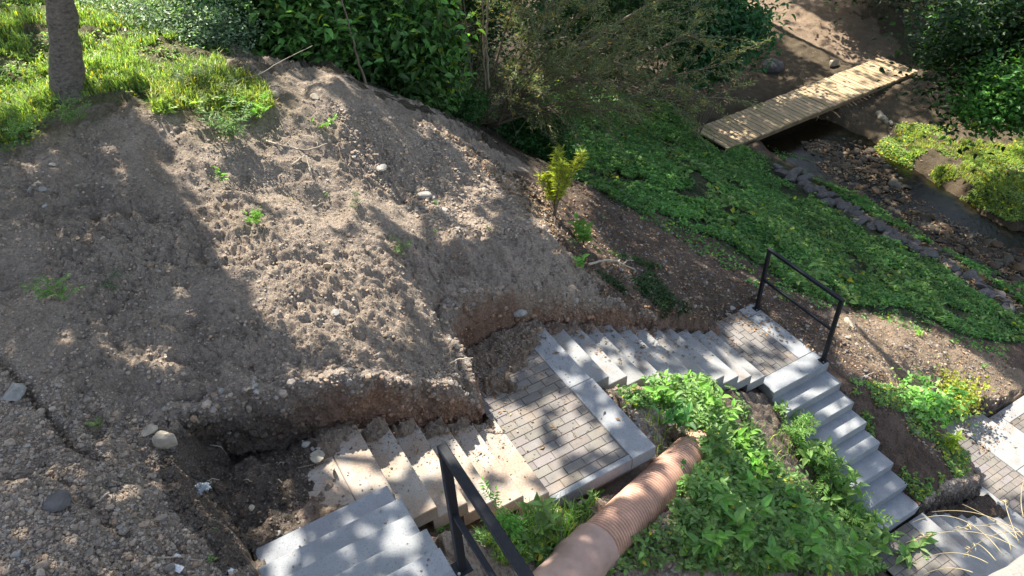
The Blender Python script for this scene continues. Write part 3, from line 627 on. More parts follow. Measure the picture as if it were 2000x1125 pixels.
cliff('earth_bank', 'crumbling cut edge of the soil mound above the steps', [(-1.95, -.95), (-1.70, -.82), (-1.2, -.90), (-.4, -1.03), (.3, -1.04), (.70, -1.0), (.80, -.86), (.86, -.45), (.93, -.03), (1.2, .05), (2, .07), (3.0, .06), (3.9, .05)], floor1, 1, c1)
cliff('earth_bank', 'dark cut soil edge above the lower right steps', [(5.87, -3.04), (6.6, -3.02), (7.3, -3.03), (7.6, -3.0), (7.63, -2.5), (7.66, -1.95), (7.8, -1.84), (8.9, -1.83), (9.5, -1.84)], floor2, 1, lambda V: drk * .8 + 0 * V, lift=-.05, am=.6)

# ---------------------------------------------------------------- stones, clods, crumbs
ICO = None
def ico(sub):
    import bmesh
    bm = bmesh.new(); bmesh.ops.create_icosphere(bm, subdivisions=sub, radius=1); V = np.array([v.co[:] for v in bm.verts]); F = np.array([[v.index for v in f.verts] for f in bm.faces]); bm.free(); return V, F
I1 = ico(1); I2 = ico(2); I3 = ico(3)
def rocks(P, s, base, flat=.65, ang=.35, tint=None, mb=None, sink=.25):
    V0, F0 = base; n = len(P); mb = mb or MB(); s = np.broadcast_to(s, (n,))
    dirs = R.normal(size=(n, 1, 3)); 
    sc = np.stack([R.uniform(.75, 1.25, n), R.uniform(.65, 1.0, n), R.uniform(flat * .7, flat * 1.2, n)], 1) * s[:, None]
    V = np.repeat(V0[None], n, 0)
    for k in range(4):                            # planar facets
        d = R.normal(size=(n, 1, 3)); d /= np.linalg.norm(d, axis=2, keepdims=True); h = (V * d).sum(2, keepdims=True); c = R.uniform(1 - ang * 1.6, 1, (n, 1, 1)); V = V - d * np.clip(h - c, 0, None)
    V = V * (1 + .10 * (R.random((n, len(V0), 1)) - .5)) * sc[:, None]
    a = R.uniform(0, 6.28, n); ca, sa = np.cos(a)[:, None], np.sin(a)[:, None]; V = np.stack([V[..., 0] * ca - V[..., 1] * sa, V[..., 0] * sa + V[..., 1] * ca, V[..., 2]], -1)
    V = V + P[:, None] + np.array([0, 0, 1]) * (sc[:, None, 2:] * (1 - 2 * sink) * .6)
    F = (F0[None] + (np.arange(n) * len(V0))[:, None, None]).reshape(-1, 3)
    tt = None if tint is None else np.repeat(tint, len(V0), 0)
    mb.add(V.reshape(-1, 3), T=F, tint=tt if tt is not None else np.ones((n * len(V0), 3))); return mb
def rtint(n, lo=.7, hi=1.3, warm=.06):
    k = R.uniform(lo, hi, (n, 1)); return k * (1 + R.normal(0, warm, (n, 1)) * np.array([[1, 0, -1]]))
MP = [(0, 300), (240, 210), (640, 190), (860, 250), (1060, 370), (1200, 590), (1060, 625), (900, 700), (930, 790), (340, 850), (500, 1125), (0, 1125)]
P = inpx(MP, 15000); P = P[P[:, 2] > -1]
mb = rocks(P, R.lognormal(-4.9, .45, len(P)).clip(.004, .03), I1, .7, .3, rtint(len(P), .6, 1.25) * gcol(P))
bl = [(0, 700), (350, 850), (500, 1125), (0, 1125)]
P = inpx(bl, 5500); mb = rocks(P, R.lognormal(-4.75, .5, len(P)).clip(.006, .045), I1, .7, .35, rtint(len(P), .6, 1.2) * gcol(P), mb)
P = inpx([(640, 190), (860, 250), (1060, 370), (1100, 470), (860, 460), (700, 330)], 3500); mb = rocks(P, R.lognormal(-4.4, .45, len(P)).clip(.007, .035), I1, .65, .5, rtint(len(P), .75, 1.4), mb)
P = inpx([(340, 860), (900, 790), (1000, 700), (1060, 640), (1190, 600), (1050, 590), (930, 700), (350, 800)], 4200); mb = rocks(P, R.lognormal(-4.6, .5, len(P)).clip(.005, .035), I1, .7, .35, rtint(len(P), .6, 1.2) * gcol(P), mb)
P = inpx([(350, 870), (600, 860), (650, 960), (520, 1090), (430, 1060)], 1200); mb = rocks(P, R.lognormal(-5.0, .5, len(P)).clip(.004, .025), I1, .7, .35, rtint(len(P), .6, 1.4) * gcol(P), mb)
def ontread(P):
    z = P[:, 2].copy()
    for (x0, x1, y0, y1, zz) in RECT: m = (P[:, 0] > x0) & (P[:, 0] < x1) & (P[:, 1] > y0) & (P[:, 1] < y1); z[m] = np.maximum(z[m], zz)
    P[:, 2] = z; return P
cr = []
for (x0, x1, y0, y1, n, fall) in ((BX, .81, -2.08, -1.1, 1500, .35), (.81, 1.97, -2.1, 0, 2200, .55), (1.97, 4.8, -1.02, 0, 1300, .28), (-1.4, BX, -1.9, -1.1, 900, 1.5), (4.8, 5.8, -1.2, .22, 400, .4), (7.65, 8.85, -4, -1.9, 350, .6), (-1.5, -.55, -3.1, -1.95, 260, 2), (5.85, 7.6, -4.0, -3.05, 400, .3)):
    cx_ = R.uniform(x0, x1, n); e_ = R.exponential(fall, n); ok_ = e_ < y1 - y0; cr.append(np.c_[cx_[ok_], y1 - e_[ok_], np.full(ok_.sum(), -50.)])
P = np.vstack(cr); hh_ = np.full(len(P), -50.); P[:, 2] = hgt(P[:, 0], P[:, 1]); P = ontread(P)
mb = rocks(P, R.lognormal(-5.55, .55, len(P)).clip(.0015, .016), I1, .7, .35, rtint(len(P), .5, 1.15), mb, sink=.1)
for (V_, C_) in CLF:
    k = R.integers(0, len(V_), 2600); mb = rocks(V_[k], R.lognormal(-4.3, .5, len(k)).clip(.006, .05), I1, .8, .35, rtint(len(k), .65, 1.25) * C_[k] / g_base, mb)
o = mb.build('soil_clod', mat_simple('clod_soil', (.325, .265, .21), .95, 40, .7, 1.3, .6, .004, spec=.1), smooth=False); tag(o, 'countless soil crumbs and pebbles covering the bare mound', 'soil crumbs', kind='stuff')
P = np.vstack([avoid(inpx([(1150, 360), (1500, 560), (1700, 620), (1990, 700), (1900, 960), (1640, 720), (1440, 640), (1200, 590)], 2200)), avoid(inpx([(1180, 740), (1330, 780), (1500, 1125), (1080, 1125), (900, 1020)], 1500)), inpx([(1480, 0), (2000, 0), (2000, 500), (1500, 300)], 1500)])
mb = rocks(P, R.lognormal(-4.2, .5, len(P)).clip(.006, .05), I1, .6, .4, rtint(len(P), .6, 1.5))
o = mb.build('gravel', mat_simple('gravel_stone', (.20, .175, .15), .9, 30, .7, 1.3, .5, .004, spec=.2), smooth=False); tag(o, 'small gravel scattered over the hillside and creek bank', 'gravel', kind='stuff')
# creek cobbles
P = inpx([(1560, 280), (1700, 290), (1800, 420), (2000, 500), (2000, 600), (1850, 500), (1640, 400)], 1300); s_ = R.lognormal(-3.0, .55, len(P)).clip(.02, .17)
P[:, 2] = np.maximum(P[:, 2], -5.975); mb = rocks(P, s_, I2, .5, .5, rtint(len(P), .5, 1.5, .12), sink=.35); o = mb.build('cobble', mat_simple('cobble_stone', (.085, .065, .045), .6, 12, .6, 1.3, .5, .01), smooth=False); tag(o, 'brown cobbles lying in the creek bed', 'cobbles', kind='stuff')
ORD = ['leftmost', 'second from left', 'third from left', 'fourth from left', 'fifth from left', 'sixth from left', 'seventh from left', 'eighth from left', 'rightmost']
def ordl(n, i): return 'rightmost' if i == n - 1 else ORD[i]
def stone(px, py, rpx, label, group=None, mat=None, flat=.6, el=1.0, sub=I2, sink=.2, name='stone', tint=1.0):
    P = hit(px, py)[0]; dpt = (P - CAM) @ CF; s = rpx * dpt / FPX
    mb = rocks(np.zeros((1, 3)), s, sub, flat, .55, None, sink=sink); V = mb.V[0]; V[:, 0] *= el; V += .05 * s * (fb3(V / s * 1.0 + px, 2.2, 3, 401)[:, None] - .5) * V / s
    o = mb.build(name, mat or M_stone, smooth=False); o.location = P; tag(o, label, 'stone', group); return o
stone(829, 383, 13, 'largest rounded grey stone of the cluster on the sunlit mound')
for a_, q in zip(((846, 386, 6), (868, 412, 8), (882, 424, 7), (891, 447, 8), (858, 412, 6)), ('small stone touching the right side of the rounded grey stone', 'pale stone in the middle of the loose cluster on the mound', 'stone just above the lowest stone of the cluster', 'long lowest stone of the cluster on the mound', 'darker stone at the left of the loose cluster')): stone(*a_, q, 'stones of the cluster on the mound')
stone(745, 329, 13, 'flat grey stone half buried near the mound ridge', flat=.35)
stone(103, 325, 9, 'single oval stone on the shaded mound below the grass')
for a_, q in zip(((60, 373, 10), (84, 373, 10), (75, 361, 7)), ('left oval stone of the three touching stones', 'right oval stone of the three touching stones', 'upper small stone of the three touching stones')): stone(*a_, q, 'three touching stones')
stone(150, 363, 5, 'small white stone right of the three touching stones', mat=M_pale)
stone(88, 403, 7, 'round grey stone below the three touching stones')
stone(14, 775, 30, 'big pale grey rock at the left border beside the crack', sub=I3)
for a_, q in zip(((36, 770, 6), (38, 781, 8), (55, 783, 8), (48, 775, 5)), ('topmost small stone beside the big pale rock', 'small stone just below the topmost one beside the big pale rock', 'small stone farthest right of the big pale rock', 'tiniest of the small stones beside the big pale rock')): stone(*a_, q, 'small stones beside the big rock')
stone(80, 806, 12, 'angular brown stone wedged in the crack of the mound', mat=M_tan)
stone(292, 842, 20, 'flat angular pale stone on the lip of the dug pit', flat=.4, mat=M_tan)
stone(326, 866, 24, 'white blocky stone jutting out over the dug pit', flat=.9, sub=I3, mat=M_tan)
stone(112, 980, 32, 'wide flat brown stone in the loose soil at lower left', flat=.3, sub=I3, mat=M_rip)
stone(33, 1083, 14, 'oval light stone near the bottom left corner')
stone(249, 912, 8, 'flat pale disc shaped stone left of the pit', flat=.35)
stone(272, 971, 8, 'small pale stone at the left rim of the dark pit', mat=M_tan)
stone(620, 893, 15, 'square light stone on the soil covered landing', flat=.6, mat=M_tan)
for i_, a_ in enumerate(((598, 868, 9), (612, 878, 6), (622, 876, 5), (655, 812, 8), (672, 806, 7), (690, 812, 12), (712, 825, 7))): stone(*a_, 'rubble piece at the foot of the cut bank, ' + ordl(7, i_) + ' of seven', 'rubble at the foot of the bank')
stone(492, 994, 9, 'pale oval stone lying in the dark pit floor', mat=M_tan)
stone(544, 1042, 6, 'smaller pale stone in the dark pit close to the foreground steps')
stone(986, 803, 11, 'lone brown stone on soil at the edge of the pavers')
stone(1016, 612, 15, 'flat stone sticking out of the cut bank above the grey flight', flat=.45)
stone(310, 134, 13, 'pale stone lying in the sunlit grass', mat=M_tan)
stone(536, 187, 13, 'tan angular stone on the crest of the mound', mat=M_tan)
stone(616, 190, 10, 'small white stone on the crest of the mound', mat=M_pale)
stone(735, 303, 6, 'tiny pale pebble above the flat half buried stone', mat=M_pale)
stone(640, 520, 9, 'pale stone in the dappled light on the lower mound', mat=M_tan)
stone(655, 611, 12, 'flat grey stone above the lit lip of the mound', flat=.35)
stone(1628, 129, 15, 'pale rock beside the far end of the footbridge', flat=.8, mat=M_tan)
stone(1508, 135, 22, 'dark boulder in the shade left of the footbridge', mat=M_rip, sub=I3)
for i_, a_ in enumerate(((1355, 600, 6), (1422, 615, 8), (1430, 602, 7))): stone(*a_, 'small stone above the small paved landing, ' + ordl(3, i_) + ' of three', 'stones above the small landing')
stone(1660, 632, 14, 'flat pale slab of stone in the sunlit soil right of the railing', flat=.3, mat=M_tan)
lines = [((1520, 330), (1600, 378), 22, 3), ((1600, 375), (1700, 440), 26, 3), ((1700, 440), (1830, 500), 24, 2), ((1830, 500), (1985, 610), 20, 2)]
for (A, B, n, rows) in lines:
    for k in range(n):
        f = (k + R.uniform(-.3, .3)) / n; x = A[0] + (B[0] - A[0]) * f + R.normal(0, 6); y = A[1] + (B[1] - A[1]) * f + R.normal(0, 7) * (rows / 3)
        stone(x, y, R.uniform(8, 15), 'dark flat stone laid in the row along the creek bank', 'stones lining the creek bank', M_rip, .55, R.uniform(.9, 1.5), sink=.05)

# ---------------------------------------------------------------- leaves
def nrmz(v): return v / (np.linalg.norm(v, axis=-1, keepdims=True) + 1e-9)
def leafgeo(P, D, U, L, Wd, full=True, fold=.25, droop=.25):
    n = len(P); D = nrmz(D); S_ = nrmz(np.cross(D, U)); U = np.cross(S_, D); L = np.broadcast_to(L, (n,))[:, None]; Wd = np.broadcast_to(Wd, (n,))[:, None]
    def pt(a, b, c): return P + D * L * a + S_ * Wd * b + U * (c * Wd - droop * L * a * a)
    if full:
        V = np.stack([pt(0, 0, 0), pt(.3, .48, fold), pt(.3, 0, 0), pt(.3, -.48, fold), pt(.66, .36, fold * .8), pt(.66, 0, 0), pt(.66, -.36, fold * .8), pt(1, 0, 0)], 1)
        T_ = np.array([[0, 2, 1], [0, 3, 2], [4, 5, 7], [5, 6, 7]]); Q_ = np.array([[1, 2, 5, 4], [2, 3, 6, 5]]); k = 8
    else:
        V = np.stack([pt(0, 0, 0), pt(.4, .5, fold), pt(1, 0, 0), pt(.4, -.5, fold)], 1); T_ = np.array([[0, 2, 1], [0, 3, 2]]); Q_ = np.zeros((0, 4), int); k = 4
    o = (np.arange(n) * k)[:, None, None]
    return V.reshape(-1, 3), (Q_[None] + o).reshape(-1, 4), (T_[None] + o).reshape(-1, 3), k
def addleaves(mb, P, D, U, L, Wd, tint=None, **kw):
    if len(P) == 0: return
    V, Q_, T_, k = leafgeo(P, D, U, L, Wd, **kw); mb.add(V, Q=Q_, T=T_, tint=np.repeat(tint, k, 0) if tint is not None else np.ones((len(V), 3)))
def ltint(n, lo=.65, hi=1.35, yel=.0):
    k = R.uniform(lo, hi, (n, 1)) * np.ones((1, 3)); y = R.random(n) < yel; k[y] *= np.array([2.6, 1.5, .6]); return k * (1 + R.normal(0, .05, (n, 3)))
def rdir(n, up=.3): 
    a = R.uniform(0, 2 * math.pi, n); return np.stack([np.cos(a), np.sin(a), R.normal(up, .3, n)], 1)
def upn(n, k=.5): return nrmz(np.stack([R.normal(0, k, n), R.normal(0, k, n), np.ones(n)], 1))
def linedist(P, A, B):
    a_, b_ = proj(P); d = np.full(len(P), 1e9)
    for (x1, y1), (x2, y2) in zip(A[:-1], A[1:]):
        t_ = np.clip(((a_ - x1) * (x2 - x1) + (b_ - y1) * (y2 - y1)) / ((x2 - x1) ** 2 + (y2 - y1) ** 2), 0, 1); d = np.minimum(d, np.hypot(a_ - x1 - t_ * (x2 - x1), b_ - y1 - t_ * (y2 - y1)))
    return d > B
ROW = [(1515, 325), (1600, 378), (1700, 440), (1830, 500), (1990, 612)]
def cover(name, label, cat, polys, n, size, hmax, mat, yel=0., full=False, patch=None, wl=.6, lo=.6, hi=1.4):
    mb = MB()
    for poly, fr in polys:
        P = avoid(inpx(poly, int(n * fr)), .02); P = P[~inpoly(*proj(P), [(1350, 250), (1410, 305), (1800, 150), (1715, 100)])]; P = P[linedist(P, ROW, 15 * (.6 + .8 * fbm(P[:, 0] * 2, P[:, 1] * 2, 2, 88)))]
        if patch: P = P[fbm(P[:, 0] * patch[0], P[:, 1] * patch[0], 3, 501) > patch[1]]
        hh = hmax * (.25 + .9 * fbm(P[:, 0] * 2.2, P[:, 1] * 2.2, 3, 503)) * np.sqrt(R.random(len(P))); P = P + np.c_[0 * hh, 0 * hh, hh]
        s = size * R.uniform(.6, 1.3, len(P)); addleaves(mb, P, rdir(len(P), .15), upn(len(P), .45), s, s * wl, ltint(len(P), lo, hi, yel) * (.55 + .9 * fbm(P[:, 0] * .9, P[:, 1] * .9, 4, 509))[:, None], full=full)
    o = mb.build(name, mat); tag(o, label, cat, kind='stuff'); return o
G1 = [(1000, 150), (1090, 340), (1200, 385), (1390, 455), (1560, 570), (1640, 600), (1760, 600), (1900, 660), (2000, 670), (2000, 590), (1870, 510), (1700, 400), (1500, 310), (1400, 270), (1300, 200)]
cover('tall_weeds', 'scattered taller broad leaved weeds within the green slope', 'weeds', [(G1, 1)], 9000, .13, .26, L_nettle, .03, False, (1.7, .52), .55, .5, 1.3)
cover('sparse_weeds', 'thin scattered weeds fringing the green slope', 'weeds', [([(1080, 330), (1250, 430), (1500, 580), (1700, 625), (1960, 700), (1990, 660), (1700, 560), (1500, 500), (1300, 400)], 1)], 3000, .06, .06, L_cover, .06, False, (2.5, .5))
cover('ground_cover', 'dense green ground cover on the shaded slope toward the creek', 'ground cover', [(G1, .7), ([(1000, 180), (1300, 200), (1480, 320), (1560, 420), (1500, 500), (1250, 420), (1090, 330)], .45)], 85000, .07, .15, L_cover, .015, patch=(1.3, .33))
cover('moss_weeds', 'sunlit green weeds on the far creek bank', 'weeds', [([(1680, 300), (1760, 240), (2010, 260), (2010, 450), (1900, 400), (1760, 350)], 1)], 16000, .075, .05, L_grass, .1, patch=(1.3, .5))
cover('bank_weeds', 'thin weeds along the near edge of the creek', 'weeds', [([(1500, 290), (1640, 340), (1760, 450), (2000, 560), (2000, 610), (1800, 500), (1640, 400)], 1)], 14000, .07, .12, L_cover, patch=(1.5, .42))
C1 = [(1240, 745), (1330, 735), (1410, 745), (1450, 800), (1490, 880), (1540, 960), (1600, 1020), (1700, 1065), (1800, 1085), (1800, 1125), (1440, 1125), (1330, 1000), (1300, 930), (1380, 860), (1300, 800)]
cover('nettle_patch', 'thick green nettles and weeds filling the slope between the flights of steps', 'nettles', [(C1, .75), ([(1300, 930), (1560, 930), (1720, 1125), (1330, 1125)], .25)], 13000, .062, .26, L_nettle, .02, True, (1.6, .36), .62)
cover('low_weeds', 'low weeds and grass beside the pipe and along the step edges', 'weeds', [([(850, 985), (1000, 955), (1130, 940), (1185, 960), (1130, 1010), (1090, 1080), (1010, 1125), (960, 1080), (870, 1010)], .5), ([(1190, 745), (1290, 740), (1310, 800), (1230, 800)], .15), ([(1210, 1060), (1340, 1000), (1420, 1125), (1180, 1125)], .12), ([(1480, 745), (1560, 790), (1650, 860), (1720, 940), (1700, 960), (1560, 850)], .3)], 5200, .055, .13, L_nettle, .06, True, (2.5, .42))
cover('ivy_mat', 'dull green creeping weeds above the far end of the grey flight', 'weeds', [([(1110, 470), (1290, 520), (1350, 610), (1290, 625), (1180, 550)], 1)], 3500, .045, .06, L_dark, .03, False, (2.5, .45))
cover('wild_weeds', 'weeds growing on the soil between the clean steps and the sunlit landing', 'weeds', [([(1650, 740), (1900, 780), (1890, 940), (1790, 980), (1700, 860)], 1)], 5500, .05, .08, L_nettle, .1, False, (2.2, .5))
cover('lawn_weeds', 'small broad leaved weeds mixed into the grass by the tree', 'weeds', [([(-20, -20), (470, -20), (470, 200), (330, 230), (240, 175), (120, 220), (60, 290), (-20, 310)], 1)], 5000, .035, .05, L_nettle, .15, True, (2.2, .4), .7, .8, 1.9)
# grass
def grass(name, label, polys, n, hgt_, mat, tint=(1, 1, 1), patch=None, wdt=.0045):
    mb = MB()
    for poly, fr in polys:
        P = avoid(inpx(poly, int(n * fr)))
        if patch: P = P[fbm(P[:, 0] * patch[0], P[:, 1] * patch[0], 3, 511) > patch[1]]
        m = len(P); cl = fbm(P[:, 0] * 3, P[:, 1] * 3, 2, 515); h = hgt_ * R.uniform(.5, 1.3, m) * (.4 + 1.1 * cl); a = R.uniform(0, 6.28, m); d = np.stack([np.cos(a), np.sin(a), 0 * a], 1); lean = R.uniform(.15, .9, m)[:, None]
        s_ = np.stack([-d[:, 1], d[:, 0], 0 * a], 1) * wdt * R.uniform(.7, 1.4, m)[:, None]; up = np.array([0, 0, 1.]); hh = h[:, None]
        p0 = P - up * .01; p1 = P + d * lean * hh * .3 + up * hh * .55; p2 = P + d * lean * hh * .95 + up * hh * (1 - .35 * lean)
        V = np.stack([p0 - s_, p0 + s_, p1 + s_ * .8, p1 - s_ * .8, p2], 1).reshape(-1, 3); o_ = (np.arange(m) * 5)[:, None]
        mb.add(V, Q=np.array([[0, 1, 2, 3]]) + o_, T=np.array([[3, 2, 4]]) + o_, tint=np.repeat(ltint(m, .6, 1.35, .06) * np.array(tint), 5, 0))
    o = mb.build(name, mat); tag(o, label, 'grass', kind='stuff'); return o
grass('grass', 'sunlit grass covering the flat ground around the tree', [([(-20, -20), (470, -20), (440, 100), (450, 200), (330, 190), (240, 175), (120, 200), (60, 260), (-20, 310)], .9), ([(440, 150), (520, 190), (450, 250), (330, 240), (300, 190)], .1)], 30000, .11, L_grass, (1, 1.0, .95), (1.9, .46), .005)
grass('edge_grass', 'dry and green grass clumps along the crest of the mound', [([(300, 180), (440, 130), (520, 170), (540, 210), (430, 250), (300, 240)], 1)], 5000, .15, L_grass, (1.1, 1.0, .9), (2.2, .48), .005)
grass('creek_grass', 'yellowish tufts of grass on the far creek bank', [([(1740, 250), (2010, 290), (2010, 440), (1850, 390)], 1)], 7000, .12, L_grass, (1.2, 1.1, .8), (1.6, .5), .008)
grass('step_grass', 'thin grass blades between the weeds beside the foreground steps', [([(900, 990), (1180, 950), (1120, 1080), (980, 1110)], .6), ([(1240, 760), (1560, 850), (1700, 1100), (1330, 1050)], .4)], 2600, .16, L_grass, (.8, 1, .8))
# fallen leaves
def litter(name, label, polys, n, size, mat):
    mb = MB(); 
    for poly, fr, zoff in polys:
        P = inpx(poly, int(n * fr)); q = []
        for p in P:
            z = p[2]
            for (x0, x1, y0, y1, zz) in RECT:
                if x0 < p[0] < x1 and y0 < p[1] < y1: z = max(z, zz)
            q.append(max(z, -5.97 if p[0] > 13.9 else z) + .006)
        P[:, 2] = q; s = size * R.uniform(.5, 1.5, len(P)); addleaves(mb, P, rdir(len(P), .05), upn(len(P), .3), s, s * R.uniform(.25, .6, len(P)), rtint(len(P), .45, 1.8, .12), full=False)
    o = mb.build(name, mat); tag(o, label, 'leaf litter', kind='stuff')
litter('leaf_litter', 'brown fallen leaves and wood chips on the slope and steps', [([(1060, 400), (1150, 360), (1500, 560), (1700, 610), (1990, 700), (1900, 960), (1640, 720), (1450, 640), (1200, 600), (1080, 480)], .55, 0), ([(1060, 630), (1400, 640), (1480, 730), (1180, 740)], .04, 0), ([(860, 250), (1060, 370), (1100, 470), (940, 330)], .1, 0), ([(1480, 0), (2000, 0), (2000, 260), (1560, 240)], .2, 0), ([(1860, 810), (1920, 920), (1990, 830)], .02, 0), ([(650, 820), (1240, 700), (1230, 880), (1000, 950), (700, 940)], .015, 0)], 9000, .045, M_litter)
litter('creek_litter', 'brown leaves lying in the creek bed', [([(1560, 280), (1700, 300), (1780, 400), (2000, 500), (2000, 620), (1640, 400)], 1, 0)], 3500, .09, M_litter)

# ---------------------------------------------------------------- single plants on the mound
def weed(px, py, hpx, label, group=None, mat=L_nettle, n=26, kind='pinnate', wide=.7, tint=(1, 1, 1), name='weed', cat='weed', dirs=None):
    P = hit(px, py)[0]; dpt = (P - CAM) @ CF; h = hpx * dpt / FPX / .85; r = empty(name, P); tag(r, label, cat, group); sm = MB(); lm = MB(); ns = max(2, int(n / 7))
    for k in range(ns):
        a = R.uniform(0, 6.28); le = R.uniform(.25, 1) * wide * .8; tip = np.array([math.cos(a) * le * h, math.sin(a) * le * h, h * R.uniform(.55, 1)]); c = [tip * f * np.array([f ** .3, f ** .3, 1]) for f in np.linspace(0, 1, 5)]
        sm.tube(c, np.linspace(.02, .008, 5) * h * .6, 4, tint=(1, 1, 1)); m = max(4, n // ns); f = R.uniform(.3, 1, m); B = np.array([np.array([np.interp(q, np.linspace(0, 1, 5), np.array(c)[:, i]) for i in range(3)]) for q in f])
        L = h * R.uniform(.22, .42, m) * (1.1 if kind == 'pinnate' else 1); D = rdir(m, .15) + tip / h * .5
        if kind == 'pinnate':
            for q in range(m):
                d = nrmz(D[q]); s_ = nrmz(np.cross(d, (0, 0, 1.)));
                for g in (.25, .5, .75, 1.0):
                    for sg in ((-1, 1) if g < 1 else (0,)):
                        bq = B[q] + d * L[q] * g * .8; dd = (d * .5 + s_ * sg * .9) if sg else d
                        addleaves(lm, bq[None], dd[None], upn(1, .2), L[q] * .42, L[q] * .15, ltint(1, .7, 1.3) * np.array(tint), full=False)
        else: addleaves(lm, B, D, upn(m, .35), L, L * .5, ltint(m, .7, 1.3) * np.array(tint), full=True)
    sm.build('stem', M_twig, r); lm.build('foliage', mat, r); return r
def bush(name, label, cat, base, cen, rad, n, ls, mat, nst=9, wl=.55, full=False, yel=.02, clump=.22, tint=(1, 1, 1), group=None, nc=40, hang=0., stemr=.012, lo=.55, hi=1.45):
    base = np.array(base, float); r = empty(name, base); tag(r, label, cat, group); cen = np.array(cen, float) - base; rad = np.array(rad, float)
    d = nrmz(R.normal(size=(nc, 3))); C = cen + d * rad * (R.random((nc, 1)) ** .45)
    sm = MB()
    for k in range(nst):
        tip = C[k % nc]; b0 = np.array([R.normal(0, .08), R.normal(0, .08), -.05]); mid = b0 * .5 + tip * .5 + R.normal(0, .10, 3) * rad; f = np.linspace(0, 1, 9)[:, None]
        sm.tube(b0 * (1 - f) ** 2 + 2 * mid * f * (1 - f) + tip * f ** 2, np.linspace(stemr, stemr * .3, 9), 5)
    sm.build('stem', M_twig, r); lm = MB(); i = R.integers(0, nc, n); sz = clump * rad * R.uniform(.5, 1.5, (nc, 1)); P = C[i] + R.normal(size=(n, 3)) * sz[i]
    w_ = P + base; g = hgt(w_[:, 0], w_[:, 1]); ok = w_[:, 2] > g + .02; P = P[ok]; i = i[ok]; n = len(P); s = ls * R.uniform(.6, 1.35, n); ct = R.uniform(.75, 1.25, (nc, 1))
    addleaves(lm, P, rdir(n, .0 - hang), upn(n, .6), s, s * wl, ltint(n, lo, hi, yel) * ct[i] * np.array(tint), full=full)
    lm.build('foliage', mat, r); return r
weed(118, 590, 48, 'larger dark green feathery weed on the left of the shaded mound', n=44, wide=1.1)
weed(226, 566, 30, 'pale leaved weed right of the larger dark feathery weed', n=24, mat=L_silver)
weed(436, 356, 34, 'small bright green upright seedling on the mound', n=16, kind='broad', wide=.35, tint=(1.2, 1.4, .9))
weed(502, 442, 36, 'bright bushy weed in the middle of the sunlit mound', n=30, wide=.7, tint=(1.3, 1.4, .8))
weed(455, 275, 56, 'large silvery feathery weed at the upper edge of the mound', n=80, mat=L_silver, wide=1.1, tint=(1.3, 1.5, 1.1))
weed(503, 235, 42, 'leafy weed behind the silvery feathery weed', n=50, wide=1, tint=(1.4, 1.5, .9))
weed(636, 254, 26, 'low spreading green weed near the crest of the mound', n=36, wide=1.5, kind='broad', tint=(1.3, 1.4, .8))
weed(702, 410, 28, 'pale low weed left of the stone cluster', n=26, wide=1.0, mat=L_silver)
weed(785, 493, 30, 'pale green weed on the right part of the mound', n=30, wide=.9, mat=L_silver, tint=(1.2, 1.4, .8))
weed(853, 402, 16, 'round dark green leaf weed below the stone cluster', n=10, kind='broad', wide=.8)
weed(850, 457, 12, 'tiny dark green sprout below the round leaf weed', n=10, kind='broad', wide=.8)
weed(955, 448, 12, 'tiny green sprout right of the stone cluster', n=10, kind='broad', wide=1)
weed(640, 385, 12, 'tiny bright sprout beside the hollow in the mound', n=10, kind='broad', wide=.8)
weed(740, 357, 13, 'tiny sprout near the flat half buried stone', n=10, kind='broad', wide=.9)
weed(568, 392, 9, 'tiny orange leaf sprout on the sunlit mound', n=8, kind='broad', wide=.6, mat=L_yel)
weed(410, 1100, 22, 'small broad leaved sprout at the bottom of the pit', n=12, kind='broad', wide=.8)
weed(420, 1040, 12, 'tiny sprout on the dark pit wall', n=8, kind='broad', wide=.7)
weed(197, 835, 30, 'wilted feathery weed between the crack and the pit', n=18, wide=.8, tint=(.7, .7, .7))
weed(150, 245, 40, 'dense dark weed hanging over the grass edge below the tree', n=60, wide=1.2)
weed(45, 275, 40, 'dark weed on the grass edge at the left border', n=60, wide=1.3)
weed(1138, 520, 34, 'broad leaved green plant at the end of the soil ridge', n=22, kind='broad', wide=.8, tint=(1.1, 1.4, 1))
weed(1140, 480, 50, 'leafy climber on the soil ridge under the yellow shrub', n=50, kind='broad', wide=.5, tint=(1, 1.1, .7))
weed(1178, 430, 12, 'sprout right of the yellow shrub', n=8, kind='broad')
weed(862, 1022, 50, 'serrated leaved weed growing between the handrail and the steps', n=34, wide=1.1, tint=(.8, 1, .8))
weed(985, 1030, 60, 'tall serrated weed beside the foreground handrail', n=50, wide=1.0, tint=(.9, 1.2, .8))
weed(1065, 1040, 70, 'big dark leaved weed left of the smooth pipe end', n=46, kind='broad', wide=.8)
weed(1085, 975, 50, 'bright young weed below the corner of the pavers', n=40, kind='broad', wide=.9, tint=(1.2, 1.4, .8))
weed(1172, 965, 34, 'light green plant touching the left side of the ribbed pipe', n=26, kind='broad', wide=.8, tint=(1.5, 1.6, .8))
weed(1136, 1000, 30, 'small plant between the pavers corner and the smooth pipe end', n=20, kind='broad', wide=.8)
for kk, a_ in enumerate(((355, 175, 34), (395, 215, 34), (430, 195, 40), (470, 215, 34), (385, 165, 30), (330, 225, 26))): weed(*a_, 'sprawling weed on the grass edge beside the thicket, ' + ('one near the pale stone', 'low one at the front', 'tallest one', 'right one', 'one at the back', 'left one at the front')[kk], n=46, kind='broad' if kk % 2 else 'pinnate', wide=1.4, mat=L_grass if kk % 2 else L_silver)
weed(1255, 1080, 40, 'broad leaved plant on bare soil right of the pipe', n=26, kind='broad', wide=.8)
weed(1225, 1085, 24, 'low yellowish sprig near the pipe at the bottom', n=16, kind='broad', tint=(1.6, 1.5, .7))
